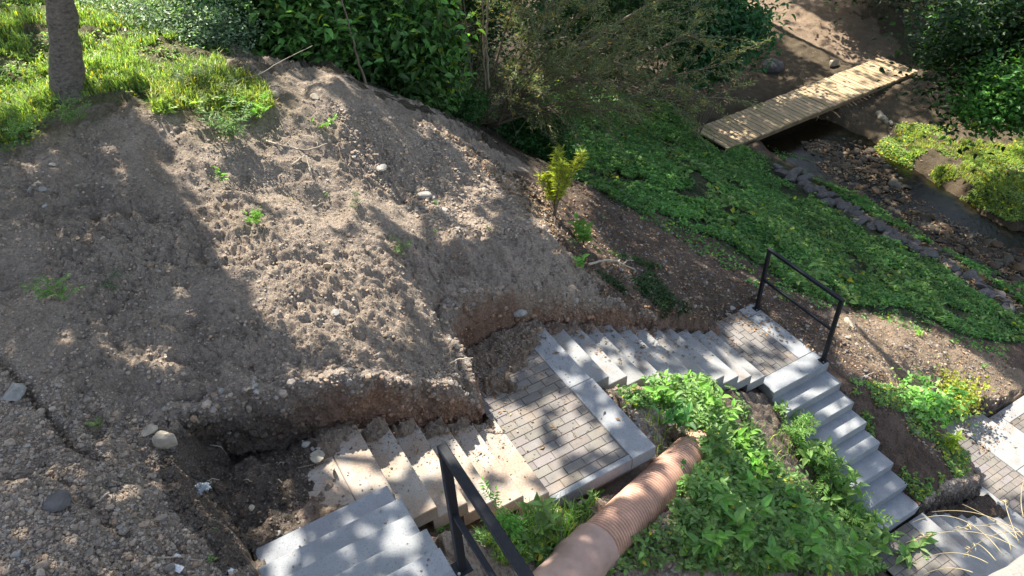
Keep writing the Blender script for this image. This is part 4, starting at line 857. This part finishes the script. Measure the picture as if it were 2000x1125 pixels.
weed(1330, 1085, 24, 'yellow green sprig on bare soil right of the broad leaved plant', n=16, kind='broad', tint=(1.6, 1.5, .7))
weed(1320, 840, 60, 'dark big leaved weed above the far end of the pipe', n=40, kind='broad', wide=.8, tint=(.6, .9, .8))
weed(1312, 935, 40, 'dark leaf cluster leaning over the ribbed pipe', n=22, kind='broad', tint=(.6, .9, .7))
kk = -1
weed(1392, 905, 62, 'leafy nettle covering the far end of the ribbed pipe', n=70, kind='broad', wide=.8, name='nettle', cat='nettle')
for a_ in ((1380, 1090, 70), (1395, 1000, 70), (1440, 1050, 80), (1455, 960, 60), (1500, 1110, 70), (1530, 1000, 60), (1560, 1080, 80), (1600, 1040, 60), (1640, 1110, 80)): kk += 1; weed(*a_, 'tall broad leaved nettle in the bottom shade, ' + ordl(9, kk), 'tall nettles at the bottom', n=46, kind='broad', wide=.6, tint=(.9, 1.1, .9), name='nettle', cat='nettle')
kk = -1
for a_ in ((1300, 790, 50), (1340, 760, 40), (1370, 800, 50), (1410, 835, 50), (1440, 880, 50), (1480, 930, 50)): kk += 1; weed(*a_, 'bright nettle below the grey flight, ' + ordl(6, kk), 'bright nettles below the flight', n=36, kind='broad', wide=.8, tint=(1.2, 1.4, .8), name='nettle', cat='nettle')
for k, a_ in enumerate(((1580, 905, 44), (1630, 985, 44), (1520, 805, 26), (1680, 1085, 60), (1770, 1115, 70))): weed(*a_, ('weed hanging over the left ends of the clean steps', 'weed below the other one at the clean steps', 'low weed near the top of the clean steps', 'bushy weed at the foot of the clean steps', 'bushy weed beside the dry grass stalks')[k], n=60, kind='broad', wide=.7)
g_ = hit(1805, 800)[0]; bush('bush', 'light green leafy bush on the soil above the sunlit landing', 'bush', g_, g_ + (0, 0, .2), (.5, .42, .22), 900, .085, L_nettle, tint=(1.5, 1.6, 1.4), full=True, nc=24, stemr=.006)
g_ = hit(1868, 780)[0]; bush('bush', 'yellow green bush right of the light green leafy bush', 'bush', g_, g_ + (0, 0, .22), (.42, .38, .22), 900, .07, L_yel, nc=24, stemr=.006)
weed(1845, 880, 40, 'small yellow plant on the cut edge over the landing', n=40, kind='broad', mat=L_yel, tint=(.9, 1.1, 1))
for kk, a_ in enumerate(((1552, 850, 46), (1580, 893, 52), (1606, 938, 56), (1634, 980, 56), (1662, 1022, 60), (1694, 1062, 64))): weed(*a_, 'weed leaning over the left ends of the clean steps, ' + ['topmost', 'second from the top', 'third from the top', 'fourth from the top', 'fifth from the top', 'lowest'][kk], n=84, kind='broad' if kk % 2 else 'pinnate', wide=.85, tint=(1, 1.05, .9))
weed(1650, 990, 30, 'small plant on the bare soil left of the clean steps', n=24, kind='broad')
weed(1796, 657, 18, 'small bright sprout in the sunlit soil right of the railing', n=16, kind='broad', tint=(1.6, 1.6, .8))
weed(1920, 720, 16, 'small sprout at the edge of the sunlit soil', n=12, kind='broad')
weed(1570, 570, 50, 'grassy weed seen through the railing', n=50, kind='broad', wide=.9)
# yellow shrub on the ridge end
P = hit(1085, 425)[0]; r = empty('young_shrub', P); tag(r, 'bright yellow green young shrub at the right end of the mound', 'shrub'); sm = MB(); lm = MB()
for k in range(13):
    a = R.uniform(0, 6.28); sp = R.uniform(.03, .30); hh = R.uniform(.45, 1.0); tip = np.array([math.cos(a) * sp + .07, math.sin(a) * sp, hh]); c = np.array([tip * f + np.array([0, 0, 0]) for f in np.linspace(0, 1, 6)]); c[:, :2] *= (np.linspace(0, 1, 6) ** .7)[:, None]
    sm.tube(c, np.linspace(.008, .003, 6), 5); m = 75; f = np.sqrt(R.uniform(.12, 1, m)); B = np.stack([np.interp(f, np.linspace(0, 1, 6), c[:, i]) for i in range(3)], 1)
    addleaves(lm, B, rdir(m, .55), upn(m, .5), R.uniform(.07, .12, m), R.uniform(.018, .028, m), ltint(m, .7, 1.4), full=False)
sm.build('stem', M_twig, r); lm.build('foliage', L_yel, r)

# ---------------------------------------------------------------- the tree at the upper left
def tube_obj(name, P, rad, mat, parent, n=24, rough=.06, org=(0, 0, 0)):
    P = np.array(P, float); m = 60; t0 = np.linspace(0, 1, len(P)); t = np.linspace(0, 1, m); C = np.stack([np.interp(t, t0, P[:, i]) for i in range(3)], 1); rr = np.interp(t, t0, rad)
    k = 5; ker = np.ones(2 * k + 1) / (2 * k + 1); C = np.stack([np.convolve(np.pad(C[:, i], k, 'reflect', reflect_type='odd'), ker, 'valid') for i in range(3)], 1)
    mb = MB(); mb.tube(C, rr, n); V = mb.V[0]; c = np.repeat(C, n, 0); d = V[:m * n] - c; V[:m * n] += d * ((fb3(V[:m * n], 6, 4, 601)[:, None] - .5) * rough * 8 * .5)
    return mb.build(name, mat, parent, smooth=True)
TB = hit(134, 172)[0]; tr = empty('tree', TB); tag(tr, 'grey barked tree trunk standing in the grass at the upper left', 'tree')
def upto(px, py, base, hh):  # point above/near base seen at px
    d = CF * FPX + CR * (px - 1000) - CU * (py - 562.5); k = (base[1] + 0 - CAM[1]) / d[1]; return CAM + k * d
tp = upto(116, -10, TB, 1) - TB
tube_obj('trunk', [(0.02, 0, -.12), (.0, 0, .05), tp * .35 + (.0, 0, 0), tp * .7 + (.01, 0, 0), tp, tp + (.10, 0, .7), tp + (.12, 0, 1.7), tp + (.05, .1, 3.1)], [.215, .175, .142, .138, .125, .12, .11, .09], M_bark, tr, 32, .12)

# ---------------------------------------------------------------- thickets
def at(px, py, dist):                             # a point at a given distance from the eye along a sight line
    d = CF * FPX + CR * (px - 1000) - CU * (py - 562.5); return CAM + d / np.linalg.norm(d) * dist
def gnd(P): return np.array([P[0], P[1], float(hgt(P[0], P[1]))])
def bushat(px, py, dist, rad, n, ls, mat, label, name='bush', cat='bush', root=None, **kw):
    c = at(px, py, dist); b = gnd(c) if root is None else gnd(np.array(root, float)); c[2] = max(c[2], b[2] + .1); return bush(name, label, cat, b, c, rad, n, ls, mat, **kw)
bushat(300, 25, 11.2, (1.0, .7, .45), 9000, .05, L_silver, 'low pale leaved shrub along the back of the sunlit grass', tint=(1.9, 1.9, 2.3), yel=0, nc=60)
bushat(395, 75, 10.6, (.7, .5, .35), 5500, .05, L_silver, 'pale leaved shrub at the right end of the grass', tint=(1.7, 1.8, 2.0), yel=0)
bushat(480, 40, 11.3, (.75, .7, .9), 5000, .14, L_mid, 'green bush behind the pale shrub at the corner of the grass', full=True, hi=2.8, lo=.3)  # wide leaf tint range, here and below, paints highlights into the thicket
bushat(590, 60, 11.6, (.8, .8, .9), 5500, .15, L_mid, 'dense broad leaved bush left of the slender leaning stem', full=True, hi=2.8, lo=.3)
bushat(700, 60, 12.2, (.8, .8, 1.0), 5500, .15, L_dark, 'dark bush around the slender leaning stem', full=True, hi=2.8, lo=.3, tint=(1.6, 1.6, 1.3))
bushat(800, 80, 12.3, (.7, .8, .9), 6000, .135, L_mid, 'bush with some yellow leaves in the middle of the thicket', full=True, hi=2.8, lo=.3, yel=.05, hang=.5, tint=(.85, .9, .8))
bushat(790, 175, 12.2, (.6, .6, .45), 4500, .12, L_mid, 'lower leafy bush spreading over the crest of the mound', full=True, hang=.3)
bushat(600, -30, 13.6, (1.3, 1.0, 1.0), 8000, .11, L_dark, 'dark backdrop bush at the top edge left of center')
bushat(900, 20, 15, (1.2, 1.0, 1.4), 10000, .10, L_dark, 'dark green bush behind the fine twigs at top center')
bushat(880, 225, 13.4, (.6, .5, .4), 5000, .07, L_dark, 'low dark bush at the foot of the bushes', tint=(1.2, 1.5, 1.3))
bushat(1050, 260, 14.5, (.9, .7, .5), 8000, .075, L_dark, 'shaded low bush in the hollow below the fine twigs', tint=(1.1, 1.5, 1.2))
bushat(1180, -10, 20, (3, 2, 1.6), 12000, .13, L_dark, 'dark bush behind the willow at the top edge')
bushat(1385, 60, 21, (1.25, 1.1, 1.0), 8000, .17, L_dark, 'dark green bush left of the sunlit path', full=True, tint=(1.1, 1.5, 1.6), hang=.3)
bushat(1300, -40, 26, (3, 2, 2), 9000, .16, L_dark, 'far dark bush at the top edge above the willow')
bushat(1720, -90, 32, (2.4, 2, 1.4), 8000, .17, L_dark, 'dark bush at the top edge right of the sunlit path', tint=(.6, .6, .6))
bushat(1880, -60, 29, (2.0, 1.6, 1.4), 7000, .16, L_dark, 'dark bush at the top edge above the footbridge', tint=(.6, .6, .6))
bushat(1960, 60, 22, (2.0, 1.8, 1.7), 12000, .15, L_mid, 'leafy tree crown reaching in at the upper right corner', 'broadleaf_tree', 'tree', full=True, tint=(.32, .42, .36), stemr=.05, root=(26, 1, 0))  # shade inside the crown put into the dark leaf tint
bushat(1930, 45, 23.5, (.9, 1.0, .8), 3200, .15, L_mid, 'outer leafy branches left of the upper right crown', full=True, tint=(.9, 1.2, .9), root=(26.5, 2, 0), nst=4)  # outer leaves tinted brighter to stand for sunlit clusters
bushat(1975, 190, 20.5, (1.0, 1.0, .8), 5500, .13, L_mid, 'branches with leaves tinted as sunlit at the right border below the corner crown', full=True, tint=(1.1, 1.4, 1.0), root=(25.5, 0, 0), nst=4)  # sunlight on these leaves put into the brighter tint
# maple-like bright leaves at the top
for k, (x, y, hh, lb) in enumerate(((8, 30, 11, 'far tree behind the thicket beyond the top left'), (15, 34, 12, 'far tree beyond the creek upstream'), (23, 33, 12, 'far tree above the sunlit path'), (31, 27, 12, 'far tree on the slope above the footbridge'), (37, 18, 12, 'far tree on the slope right of the footbridge'), (38, 8, 12, 'far tree beyond the upper right corner'), (36, -3, 11, 'far tree on the bank beyond the right border'), (2, 26, 9, 'far tree behind the grass beyond the upper left'))):
    g = gnd((x, y, 0)); bush('far_tree', lb, 'tree', g, g + (0, 0, hh * .5), (4.2, 4.2, hh * .5), 5200, .42, L_dark, nst=5, stemr=.16, nc=60, tint=(1.3, 1.3, 1.2), clump=.2)
# slender stems in the thicket
def slender(label, pts, rad, mat=M_twig, name='sapling', cat='sapling', nl=60, ls=.07, lmat=L_mid):
    P = [at(*p) for p in pts]; b = P[0].copy(); r = empty(name, b); tag(r, label, cat); Q_ = np.array(P) - b
    t0 = np.linspace(0, 1, len(Q_)); t = np.linspace(0, 1, 24); C = np.stack([np.interp(t, t0, Q_[:, i]) for i in range(3)], 1); C[1:-1] += R.normal(0, .006, (22, 3)); mb = MB(); mb.tube(C, np.interp(t, t0, np.linspace(rad, rad * .5, len(Q_))), 8); mb.build('trunk', mat, r, smooth=True)
    if nl:
        lm = MB(); k = R.integers(8, 24, nl); addleaves(lm, C[k] + R.normal(0, .12, (nl, 3)), rdir(nl, 0), upn(nl, .5), ls, ls * .5, ltint(nl), full=True); lm.build('foliage', lmat, r)
slender('slender leaning stem rising from the crest of the mound', [(722, 185, 11.0), (700, 120, 11.0), (684, 60, 11.0), (655, -40, 11.1)], .022)
slender('straight double stem in front of the dark thicket', [(955, 172, 12.4), (950, 100, 12.4), (952, 30, 12.3), (957, -60, 12.2)], .022, nl=0)
slender('second stem close to the straight double stem', [(948, 175, 12.5), (944, 90, 12.5), (942, -60, 12.3)], .018, nl=0)
# willow shrub
WB = hit(945, 245)[0]; r = empty('willow_shrub', WB); tag(r, 'wide willow shrub with fine twigs fanning out to the right', 'shrub'); bm_ = MB(); tw = MB(); lm = MB()
ends = [(1330, -20, 14.5, .045), (1200, -40, 14, .03), (1100, -40, 13.5, .03), (1380, 60, 14, .025), (1400, 130, 13.8, .022), (1390, 190, 13.6, .02), (1340, 220, 13.6, .02), (1250, 190, 13, .02), (1020, -50, 13, .03), (1150, 60, 13, .02), (1300, 100, 14.2, .022), (1260, 40, 13.4, .022), (1060, 60, 12.8, .02), (1160, 150, 13, .018), (900, -50, 13.2, .025), (1350, 20, 15, .02), (1220, 110, 13.2, .02), (1100, 130, 12.8, .018)]
for (ex, ey, ed, rr) in ends:
    E_ = at(ex, ey, ed) - WB; b0 = np.r_[R.normal(0, .12, 2), 0]; mid = (E_ + b0) / 2 + np.array([0, 0, .25 * R.uniform(.2, 1.2)]) * np.linalg.norm(E_) * .4; f = np.linspace(0, 1, 16)[:, None]; C = b0 * (1 - f) ** 2 + 2 * mid * f * (1 - f) + E_ * f ** 2
    bm_.tube(C, np.linspace(rr, rr * .3, 16), 6, tint=(1.2, 1.2, 1.2) if rr > .04 else (.8, .8, .8))
    for k in range(32):
        i = R.integers(3, 16); L = R.uniform(.3, 1.1); d = nrmz(nrmz(E_) * .9 + R.normal(0, .55, 3)); g = np.linspace(0, 1, 6)[:, None]; c = C[i] + d * L * g + np.array([0, 0, -.16]) * L * g ** 2
        tw.tube(c, np.linspace(.005, .002, 6), 3, cap=False, tint=R.uniform(.7, 1.5) * np.ones(3))
        if i > 7 or R.random() < .25:
            m = 58; q = R.uniform(.25, 1, m); B = np.stack([np.interp(q, np.linspace(0, 1, 6), c[:, a]) for a in range(3)], 1) + R.normal(0, .03, (m, 3))
            addleaves(lm, B, d + rdir(m, 0) * .9, upn(m, .7), R.uniform(.05, .09, m), R.uniform(.012, .018, m), ltint(m, .6, 1.6, .05), full=False)
bm_.build('branch', M_twig, r, smooth=True); tw.build('twig', M_twig, r); lm.build('foliage', L_willow, r)

# ---------------------------------------------------------------- roots, sticks, odds and ends
def stick(name, label, cat, pts, rad, mat=M_pale, lift=.02, group=None, forks=0):
    P = [hit(a, b)[0] + np.array([0, 0, l]) for a, b, l in pts]; b = P[0].copy(); C0 = np.array(P) - b; t0 = np.linspace(0, 1, len(P)); t = np.linspace(0, 1, 14); C = np.stack([np.interp(t, t0, C0[:, i]) for i in range(3)], 1); C[1:-1] += R.normal(0, rad * .35, (12, 3)); mb = MB(); mb.tube(C, rad * np.linspace(1.1, .5, 14), 7)
    for _ in range(forks):
        i = R.integers(3, 12); d = nrmz(R.normal(0, 1, 3)) * R.uniform(4, 12) * rad; d[2] = abs(d[2]) * .4; mb.tube([C[i], C[i] + d * .5 + R.normal(0, rad, 3), C[i] + d], [rad * .5, rad * .4, rad * .2], 5)
    o = mb.build(name, mat, smooth=True); o.location = b; tag(o, label, cat, group)
def rootb(label, P0, pts, rad):
    P = [at(*p) for p in pts]; b = P[0].copy(); C0 = np.array(P) - b; t = np.linspace(0, 1, 12); C = np.stack([np.interp(t, np.linspace(0, 1, len(P)), C0[:, i]) for i in range(3)], 1); C[1:-1] += R.normal(0, rad * .4, (10, 3)); mb = MB(); mb.tube(C, rad * np.linspace(1.2, .6, 12), 7)
    for _ in range(4): i = R.integers(0, 6); d = nrmz(R.normal(0, 1, 3)) * rad * R.uniform(6, 14); mb.tube([C[i], C[i] + d * .6, C[i] + d + R.normal(0, rad, 3)], [rad * .45, rad * .3, rad * .15], 5)
    o = mb.build('root', M_pale, smooth=True); o.location = b; tag(o, label, 'root')
dd = np.linalg.norm(hit(885, 700)[0] - CAM) - .12
rootb('pale broken root jutting out from the corner of the mound', None, [(868, 718, dd), (885, 708, dd - .05), (893, 702, dd - .08), (905, 700, dd - .1), (924, 699, dd - .1)], .009)
stick('stick', 'thin dark twig lying on a sunlit muddy step', 'stick', [(929, 868, .02), (955, 878, .02), (1008, 872, .01)], .004, M_twig)
stick('stick', 'bundle like dry twig lying on the soil covered landing', 'stick', [(580, 918, .02), (620, 910, .03), (668, 900, .02)], .005, M_twig, forks=9)
stick('branch', 'bare pale branch lying across the upper mound', 'stick', [(520, 280, .03), (545, 290, .05), (600, 300, .03), (640, 285, .03)], .012, M_pale, forks=4)
stick('branch', 'broken forked branch over the hollow in the mound', 'stick', [(570, 325, .02), (600, 312, .06), (608, 345, .03)], .010, M_pale, forks=4)
stick('twig', 'arching twig with yellow leaves at the edge of the thicket', 'twig', [(470, 160, .04), (510, 163, .10), (560, 150, .2), (620, 136, .3)], .006, M_pale)
stick('log', 'light coloured log lying on the far creek bank', 'log', [(1715, 225, .05), (1738, 246, .05)], .10, M_tan)
stick('stick', 'thin straight stick on the sunlit soil beside the clean steps', 'stick', [(1670, 745, .02), (1706, 730, .03)], .008, M_pale)
stick('stick', 'grey stick lying on the soil ridge near the broad leaved plant', 'stick', [(1150, 520, .03), (1190, 512, .05), (1240, 528, .02)], .016, M_pale, forks=3)
stick('root', 'bent root lying across the bottom of the pit', 'root', [(310, 1095, .03), (350, 1092, .03), (398, 1100, .02)], .005, M_pale)
stick('root', 'thin root hanging on the shaded wall of the pit', 'root', [(412, 872, .02), (435, 880, .05), (452, 902, .03)], .004, M_pale, forks=3)
stick('stick', 'small upright splinter on the lip of the bank', 'stick', [(500, 835, .02), (525, 805, .04)], .005, M_pale)
stick('root', 'thin dry root on the loose soil at lower left', 'root', [(190, 985, .02), (215, 968, .03), (222, 978, .02)], .008, M_pale)
for k in range(26):
    x, y = ((R.uniform(430, 760), R.uniform(270, 400)) if k < 12 else (R.uniform(840, 1160), R.uniform(400, 640)) if k < 20 else (R.uniform(360, 560), R.uniform(850, 960)))
    a = R.uniform(0, 6.28); L = R.uniform(10, 26); stick('root', ('thin pale root fibre lying on the upper mound', 'thin root fibre on the soil above the grey flight', 'thin root fibre on the dark pit wall')[0 if k < 12 else 1 if k < 20 else 2], 'root', [(x, y, .015), (x + L * .5 * math.cos(a), y + L * .4 * math.sin(a), .04), (x + L * math.cos(a), y + L * .7 * math.sin(a), .01)], R.uniform(.0025, .005), M_pale, group=('root fibres on the upper mound', 'root fibres above the flight', 'root fibres on the pit wall')[0 if k < 12 else 1 if k < 20 else 2])
# yellow leaves on the arching twig are part of a spray of their own
# plastic bag
mp_, t, b = M('thin_plastic'); b.inputs['Base Color'].default_value = (.22, .27, .32, 1); b.inputs['Roughness'].default_value = .25; b.inputs['Alpha'].default_value = .75; b.inputs['Specular IOR Level'].default_value = .8
P = hit(395, 965)[0]; u_ = np.linspace(-1, 1, 46); UU, VV = np.meshgrid(u_, u_); V = np.stack([UU * .10, VV * .13, .0 * UU], -1); r2 = np.sqrt(UU ** 2 + VV ** 2); V[..., 2] = .05 * (1 - r2 ** 2).clip(0) + .055 * (fbm(UU * 3, VV * 5, 4, 701) - .4); V *= (1 - .28 * fbm(UU * 2, VV * 2, 2, 703))[..., None]
V = V.reshape(-1, 3) @ np.array(Matrix.Rotation(-.6, 3, 'X')).T; i = np.arange(45)[:, None] * 46 + np.arange(45)[None]; Q_ = np.stack([i, i + 1, i + 47, i + 46], -1).reshape(-1, 4)
k = inpoly(UU.ravel()[Q_].mean(1), VV.ravel()[Q_].mean(1), [(-.8, -.9), (.1, -1), (.9, -.5), (.7, .3), (1, .95), (.3, .7), (-.5, .9), (-.9, .2)]); o = mesh('plastic_bag', V, Q_[k], mp_, smooth=True); o.location = P + (0, 0, .03); tag(o, 'crumpled bluish plastic bag half buried in the pit wall', 'plastic bag')
def scrap(px, py, s, label, mat):
    P = hit(px, py)[0]; u_ = np.linspace(-1, 1, 12); UU, VV = np.meshgrid(u_, u_); V = np.stack([UU * s, VV * s * .5, .3 * s * fbm(UU * 2 + px, VV * 2, 3, 705)], -1).reshape(-1, 3); i = np.arange(11)[:, None] * 12 + np.arange(11)[None]; o = mesh('litter', V, np.stack([i, i + 1, i + 13, i + 12], -1).reshape(-1, 4), mat, smooth=True, tint=np.ones(144)); o.location = P + (0, 0, .01); tag(o, label, 'litter'); o.rotation_euler = (0, 0, -.9)
mw2 = mat_simple('white_sheet', (.62, .64, .66), .5, 20)
scrap(1768, 588, .16, 'white scrap of plastic lying in the green ground cover', mw2); scrap(346, 1112, .045, 'pale blue scrap of plastic at the bottom of the pit', mw2); scrap(348, 1087, .02, 'tiny torn plastic scrap in the soil near the pit', mw2); scrap(448, 1115, .03, 'white crumpled scrap at the bottom edge in the pit', mw2)
# dry grass on the parapet
r = empty('dry_grass', (a_[0] if isinstance(a_, np.ndarray) else 0, 0, 0))
r.location = tuple(un(1960, 1085, 4.9)); tag(r, 'dry yellow grass stalks growing out of the stone parapet', 'grass tuft'); o0 = np.array(r.location)
mb = MB(); sd = MB()
for (b0, m0, e0, l) in (((1960, 1085), (1880, 975), (1782, 1020), 0), ((1985, 1070), (1890, 1010), (1770, 1060), 1), ((1990, 1060), (1950, 960), (1972, 985), 1), ((1930, 1100), (1860, 1060), (1790, 1098), 0), ((1975, 1075), (1960, 1000), (1850, 1040), 1), ((1995, 1050), (1930, 985), (1820, 1000), 0), ((1998, 1045), (1975, 1010), (1900, 1030), 0), ((1945, 1095), (1900, 1040), (1895, 1075), 0), ((1999, 1040), (1930, 1030), (1880, 1090), 1), ((1990, 1055), (1940, 1010), (1880, 985), 0), ((1900, 1118), (1850, 1098), (1800, 1124), 0), ((1999, 1010), (1985, 960), (2012, 905), 0)):
    A = un(*b0, 4.885); D0 = np.linalg.norm(A - CAM); Mi = at(*m0, D0 + .03); E_ = at(*e0, D0 + .10); f = np.linspace(0, 1, 14)[:, None]; C = A * (1 - f) ** 2 + 2 * Mi * f * (1 - f) + E_ * f ** 2 - o0; mb.tube(C, np.linspace(.00065, .0003, 14), 5)
    if l:
        m = 10; q = R.uniform(.8, 1, m); i_ = (q * 13).astype(int); addleaves(sd, C[i_] + R.normal(0, .001, (m, 3)), rdir(m, 0), upn(m), .008, .002, rtint(m), full=False)
mb.build('stalk', M_straw, r, smooth=True); sd.build('seed_head', M_straw, r)

# ---------------------------------------------------------------- unseen trees added for shade, crown leaves placed from a light map
LIT = [  # outline in the photo, share of light
    ([(0, 150), (90, 90), (90, 10), (430, 20), (450, 160), (300, 190), (240, 190), (200, 190), (110, 200), (60, 250), (0, 250)], .92),
    ([(0, 0), (80, 0), (90, 140), (0, 160)], .25),
    ([(238, 215), (330, 180), (640, 185), (760, 290), (800, 400), (860, 520), (880, 690), (620, 720), (500, 610), (400, 470), (300, 330)], .82),
    ([(640, 185), (860, 240), (1000, 350), (960, 480), (860, 500), (780, 300)], .44),
    ([(270, 470), (350, 500), (390, 600), (340, 620), (290, 540)], .45), ([(520, 720), (720, 700), (720, 740), (520, 740)], .5), ([(290, 720), (470, 700), (470, 760), (300, 760)], .25),
    ([(640, 830), (900, 790), (990, 790), (1060, 860), (1120, 930), (1060, 1000), (880, 960), (780, 930), (700, 945), (640, 950)], .97),
    ([(1000, 760), (1130, 770), (1250, 880), (1140, 920), (1060, 880)], .34), ([(940, 660), (1180, 640), (1190, 760), (1010, 730)], .08), ([(1120, 745), (1170, 740), (1285, 870), (1235, 895)], .12),
    ([(1100, 670), (1220, 670), (1240, 740), (1130, 740)], .62), ([(1220, 640), (1500, 640), (1510, 740), (1240, 740)], .12), ([(1440, 610), (1620, 690), (1560, 770), (1400, 700)], .50),
    ([(500, 1125), (520, 1080), (610, 1010), (630, 1060), (540, 1125)], .9), ([(560, 1000), (700, 950), (790, 940), (900, 1000), (900, 1125), (560, 1125)], .02), ([(765, 1020), (815, 1020), (815, 1062), (770, 1062)], .95), ([(735, 955), (775, 955), (780, 985)], .5), ([(500, 1125), (520, 1080), (590, 1030), (600, 1060), (540, 1110)], .9),
    ([(1180, 740), (1500, 740), (1650, 900), (1700, 1010), (1560, 1010), (1440, 900), (1300, 850)], .86), ([(1150, 870), (1380, 860), (1330, 980), (1180, 1060)], .50), ([(1500, 740), (1650, 740), (1820, 1000), (1700, 1010)], .20), ([(900, 950), (1180, 940), (1080, 1060), (950, 1040)], .45), ([(1330, 960), (1560, 1010), (1790, 1030), (1790, 1125), (1330, 1125)], .14),
    ([(1630, 610), (1740, 620), (1850, 660), (1990, 760), (2040, 800), (2040, 960), (1930, 940), (1850, 850), (1760, 790), (1640, 700)], .92), ([(1760, 980), (2000, 940), (2000, 1125), (1780, 1125)], .35),
    ([(1040, 300), (1140, 300), (1150, 440), (1200, 520), (1120, 540), (1050, 440)], .97),
    ([(1500, 200), (1700, 90), (1830, 130), (1640, 240), (1540, 260)], .72), ([(1360, 240), (1500, 190), (1540, 260), (1420, 290)], .22),
    ([(1470, -40), (1560, 10), (1680, 80), (1740, 110), (1650, 150), (1540, 100), (1450, 20)], .78), ([(1680, 320), (1760, 230), (2040, 230), (2040, 460), (1880, 420), (1760, 360)], .72), ([(1600, 300), (1760, 330), (1900, 430), (2000, 500), (1800, 460)], .10),
    ([(1820, -40), (2040, -40), (2040, 240), (1820, 240)], .3), ([(420, -40), (900, -40), (900, 180), (520, 180)], .45), ([(900, -40), (1420, -40), (1420, 230), (1000, 200)], .45)]
def sharelit(X, Y, Z):
    a, b = proj(np.stack([X, Y, Z], -1)); o = np.full(X.shape, .03); out = (a < -60) | (a > 2060) | (b < -60); o[out] = .35; o[(b > 1150) | ((a < -60) & (b > 300))] = .03
    dd_ = (np.stack([X, Y, Z], -1) - CAM) @ CF
    for poly, f in LIT: o = np.where(inpoly(a, b, poly) & (dd_ > .3), f, o)
    return o
st = .125; xs, ys = np.meshgrid(np.arange(-4.5, 27, st), np.arange(-5.5, 15, st)); xs = (xs + R.uniform(-.5, .5, xs.shape) * st).ravel(); ys = (ys + R.uniform(-.5, .5, ys.shape) * st).ravel(); zs = hgt(xs, ys)
for (x0, x1, y0, y1, z) in RECT: m = (xs > x0) & (xs < x1) & (ys > y0) & (ys < y1); zs[m] = z
a, b = proj(np.stack([xs, ys, zs], -1)); blw = (ys < -2.6) & (xs < 1.2); keep = ((a > -250) & (a < 2250) & (b > -250) & (b < 1500)) | blw; xs, ys, zs = xs[keep], ys[keep], zs[keep]
fl = np.where(blw[keep] & ((b[keep] > 1125) | (ys < -4.2)), .02, sharelit(xs, ys, zs)); rx = xs - zs * SUN[0] / SUN[2]; ry = ys - zs * SUN[1] / SUN[2]
nz = .68 * fbm(rx * 3.4, ry * 2.4, 3, 801) + .32 * fbm(rx * 9, ry * 7, 2, 805); rk = np.argsort(np.argsort(nz)) / len(nz); shade = rk > fl * 1.12 + .04 * (fl > .1)
dense = (fl < .2)[shade]; xs, ys, zs = xs[shade], ys[shade], zs[shade]; xs = np.r_[xs, xs[dense]]; ys = np.r_[ys, ys[dense]]; zs = np.r_[zs, zs[dense]]; CP = []
for k in range(2):
    zc = R.uniform(6.7, 9.0, len(xs)); t_ = (zc - zs); CP.append(np.stack([xs - SUN[0] * t_ + R.normal(0, .045, len(xs)), ys - SUN[1] * t_ + R.normal(0, .045, len(xs)), zc], 1))  # leaves traced back toward the sun to throw the wanted shade
CP = np.vstack(CP)
zz = np.tile(zs, 2); tt_ = CP[:, 2] - zz; qx = CP[:, 0] + SUN[0] * tt_; qy = CP[:, 1] + SUN[1] * tt_; bad = np.zeros(len(CP), bool)
for ox, oy in ((.09, 0), (-.09, 0), (0, .09), (0, -.09)): bad |= sharelit(qx + ox, qy + oy, zz) > .83
CP = CP[~bad]
TREES = [('tree', TB + tp + (.05, .1, 3.1), None)]
stand = [(2.6, 7.6, 'unseen shade tree added in the thicket behind the broad leaved bushes'), (7.0, 12.5, 'unseen shade tree added behind the willow shrub'), (13.0, 17.5, 'unseen creekside shade tree added beyond the far bushes'), (20.5, 19, 'unseen shade tree added on the far side of the creek'), (-4.6, 3.5, 'unseen shade tree added left of the frame beside the grass')]
roots_ = [(tr, TB, TB + tp + (.1, .05, 2.5))]
for (x, y, lb) in stand:
    g = gnd((x, y, 0)); r_ = empty('added_shade_tree', g); tag(r_, lb, 'tree'); hh = 7.2 - g[2]; tube_obj('trunk', [(0, 0, -.2), (.03, 0, hh * .3), (-.05, .04, hh * .6), (.05, 0, hh)], [.17, .13, .11, .06], M_bark, r_, 14, .1); roots_.append((r_, g, g + (0.05, 0, hh * .8)))  # trunk added to carry the unseen shade leaves
cx = np.array([q[2][:2] for q in roots_]); own = np.argmin(np.hypot(CP[:, None, 0] - cx[None, :, 0] + R.normal(0, .3, (len(CP), 1)), CP[:, None, 1] - cx[None, :, 1]), 1)
for k, (r_, org, top) in enumerate(roots_):
    C = CP[own == k]; 
    if not len(C): continue
    lm = MB(); n = len(C); s = R.uniform(.14, .23, n); D = nrmz(np.stack([R.normal(size=n), R.normal(size=n), R.normal(0, .3, n)], 1)); addleaves(lm, C - org - D * s[:, None] / 2, D, nrmz(-SUNN + R.normal(0, .35, (n, 3))), s, s * .75, ltint(n), full=False); lm.build('shade_crown', L_mid, r_)  # added light-blocking leaves above the view, on the visible tree too
    br_ = MB()
    for q in C[R.integers(0, n, 9)]:
        f = np.linspace(0, 1, 8)[:, None]; a0 = top - org; e0 = q - org; mid = (a0 + e0) / 2 + (0, 0, .3); br_.tube(a0 * (1 - f) ** 2 + 2 * mid * f * (1 - f) + e0 * f ** 2, np.linspace(.03, .006, 8), 5)
    br_.build('added_limb', M_bark, r_)
print('canopy leaves', len(CP))
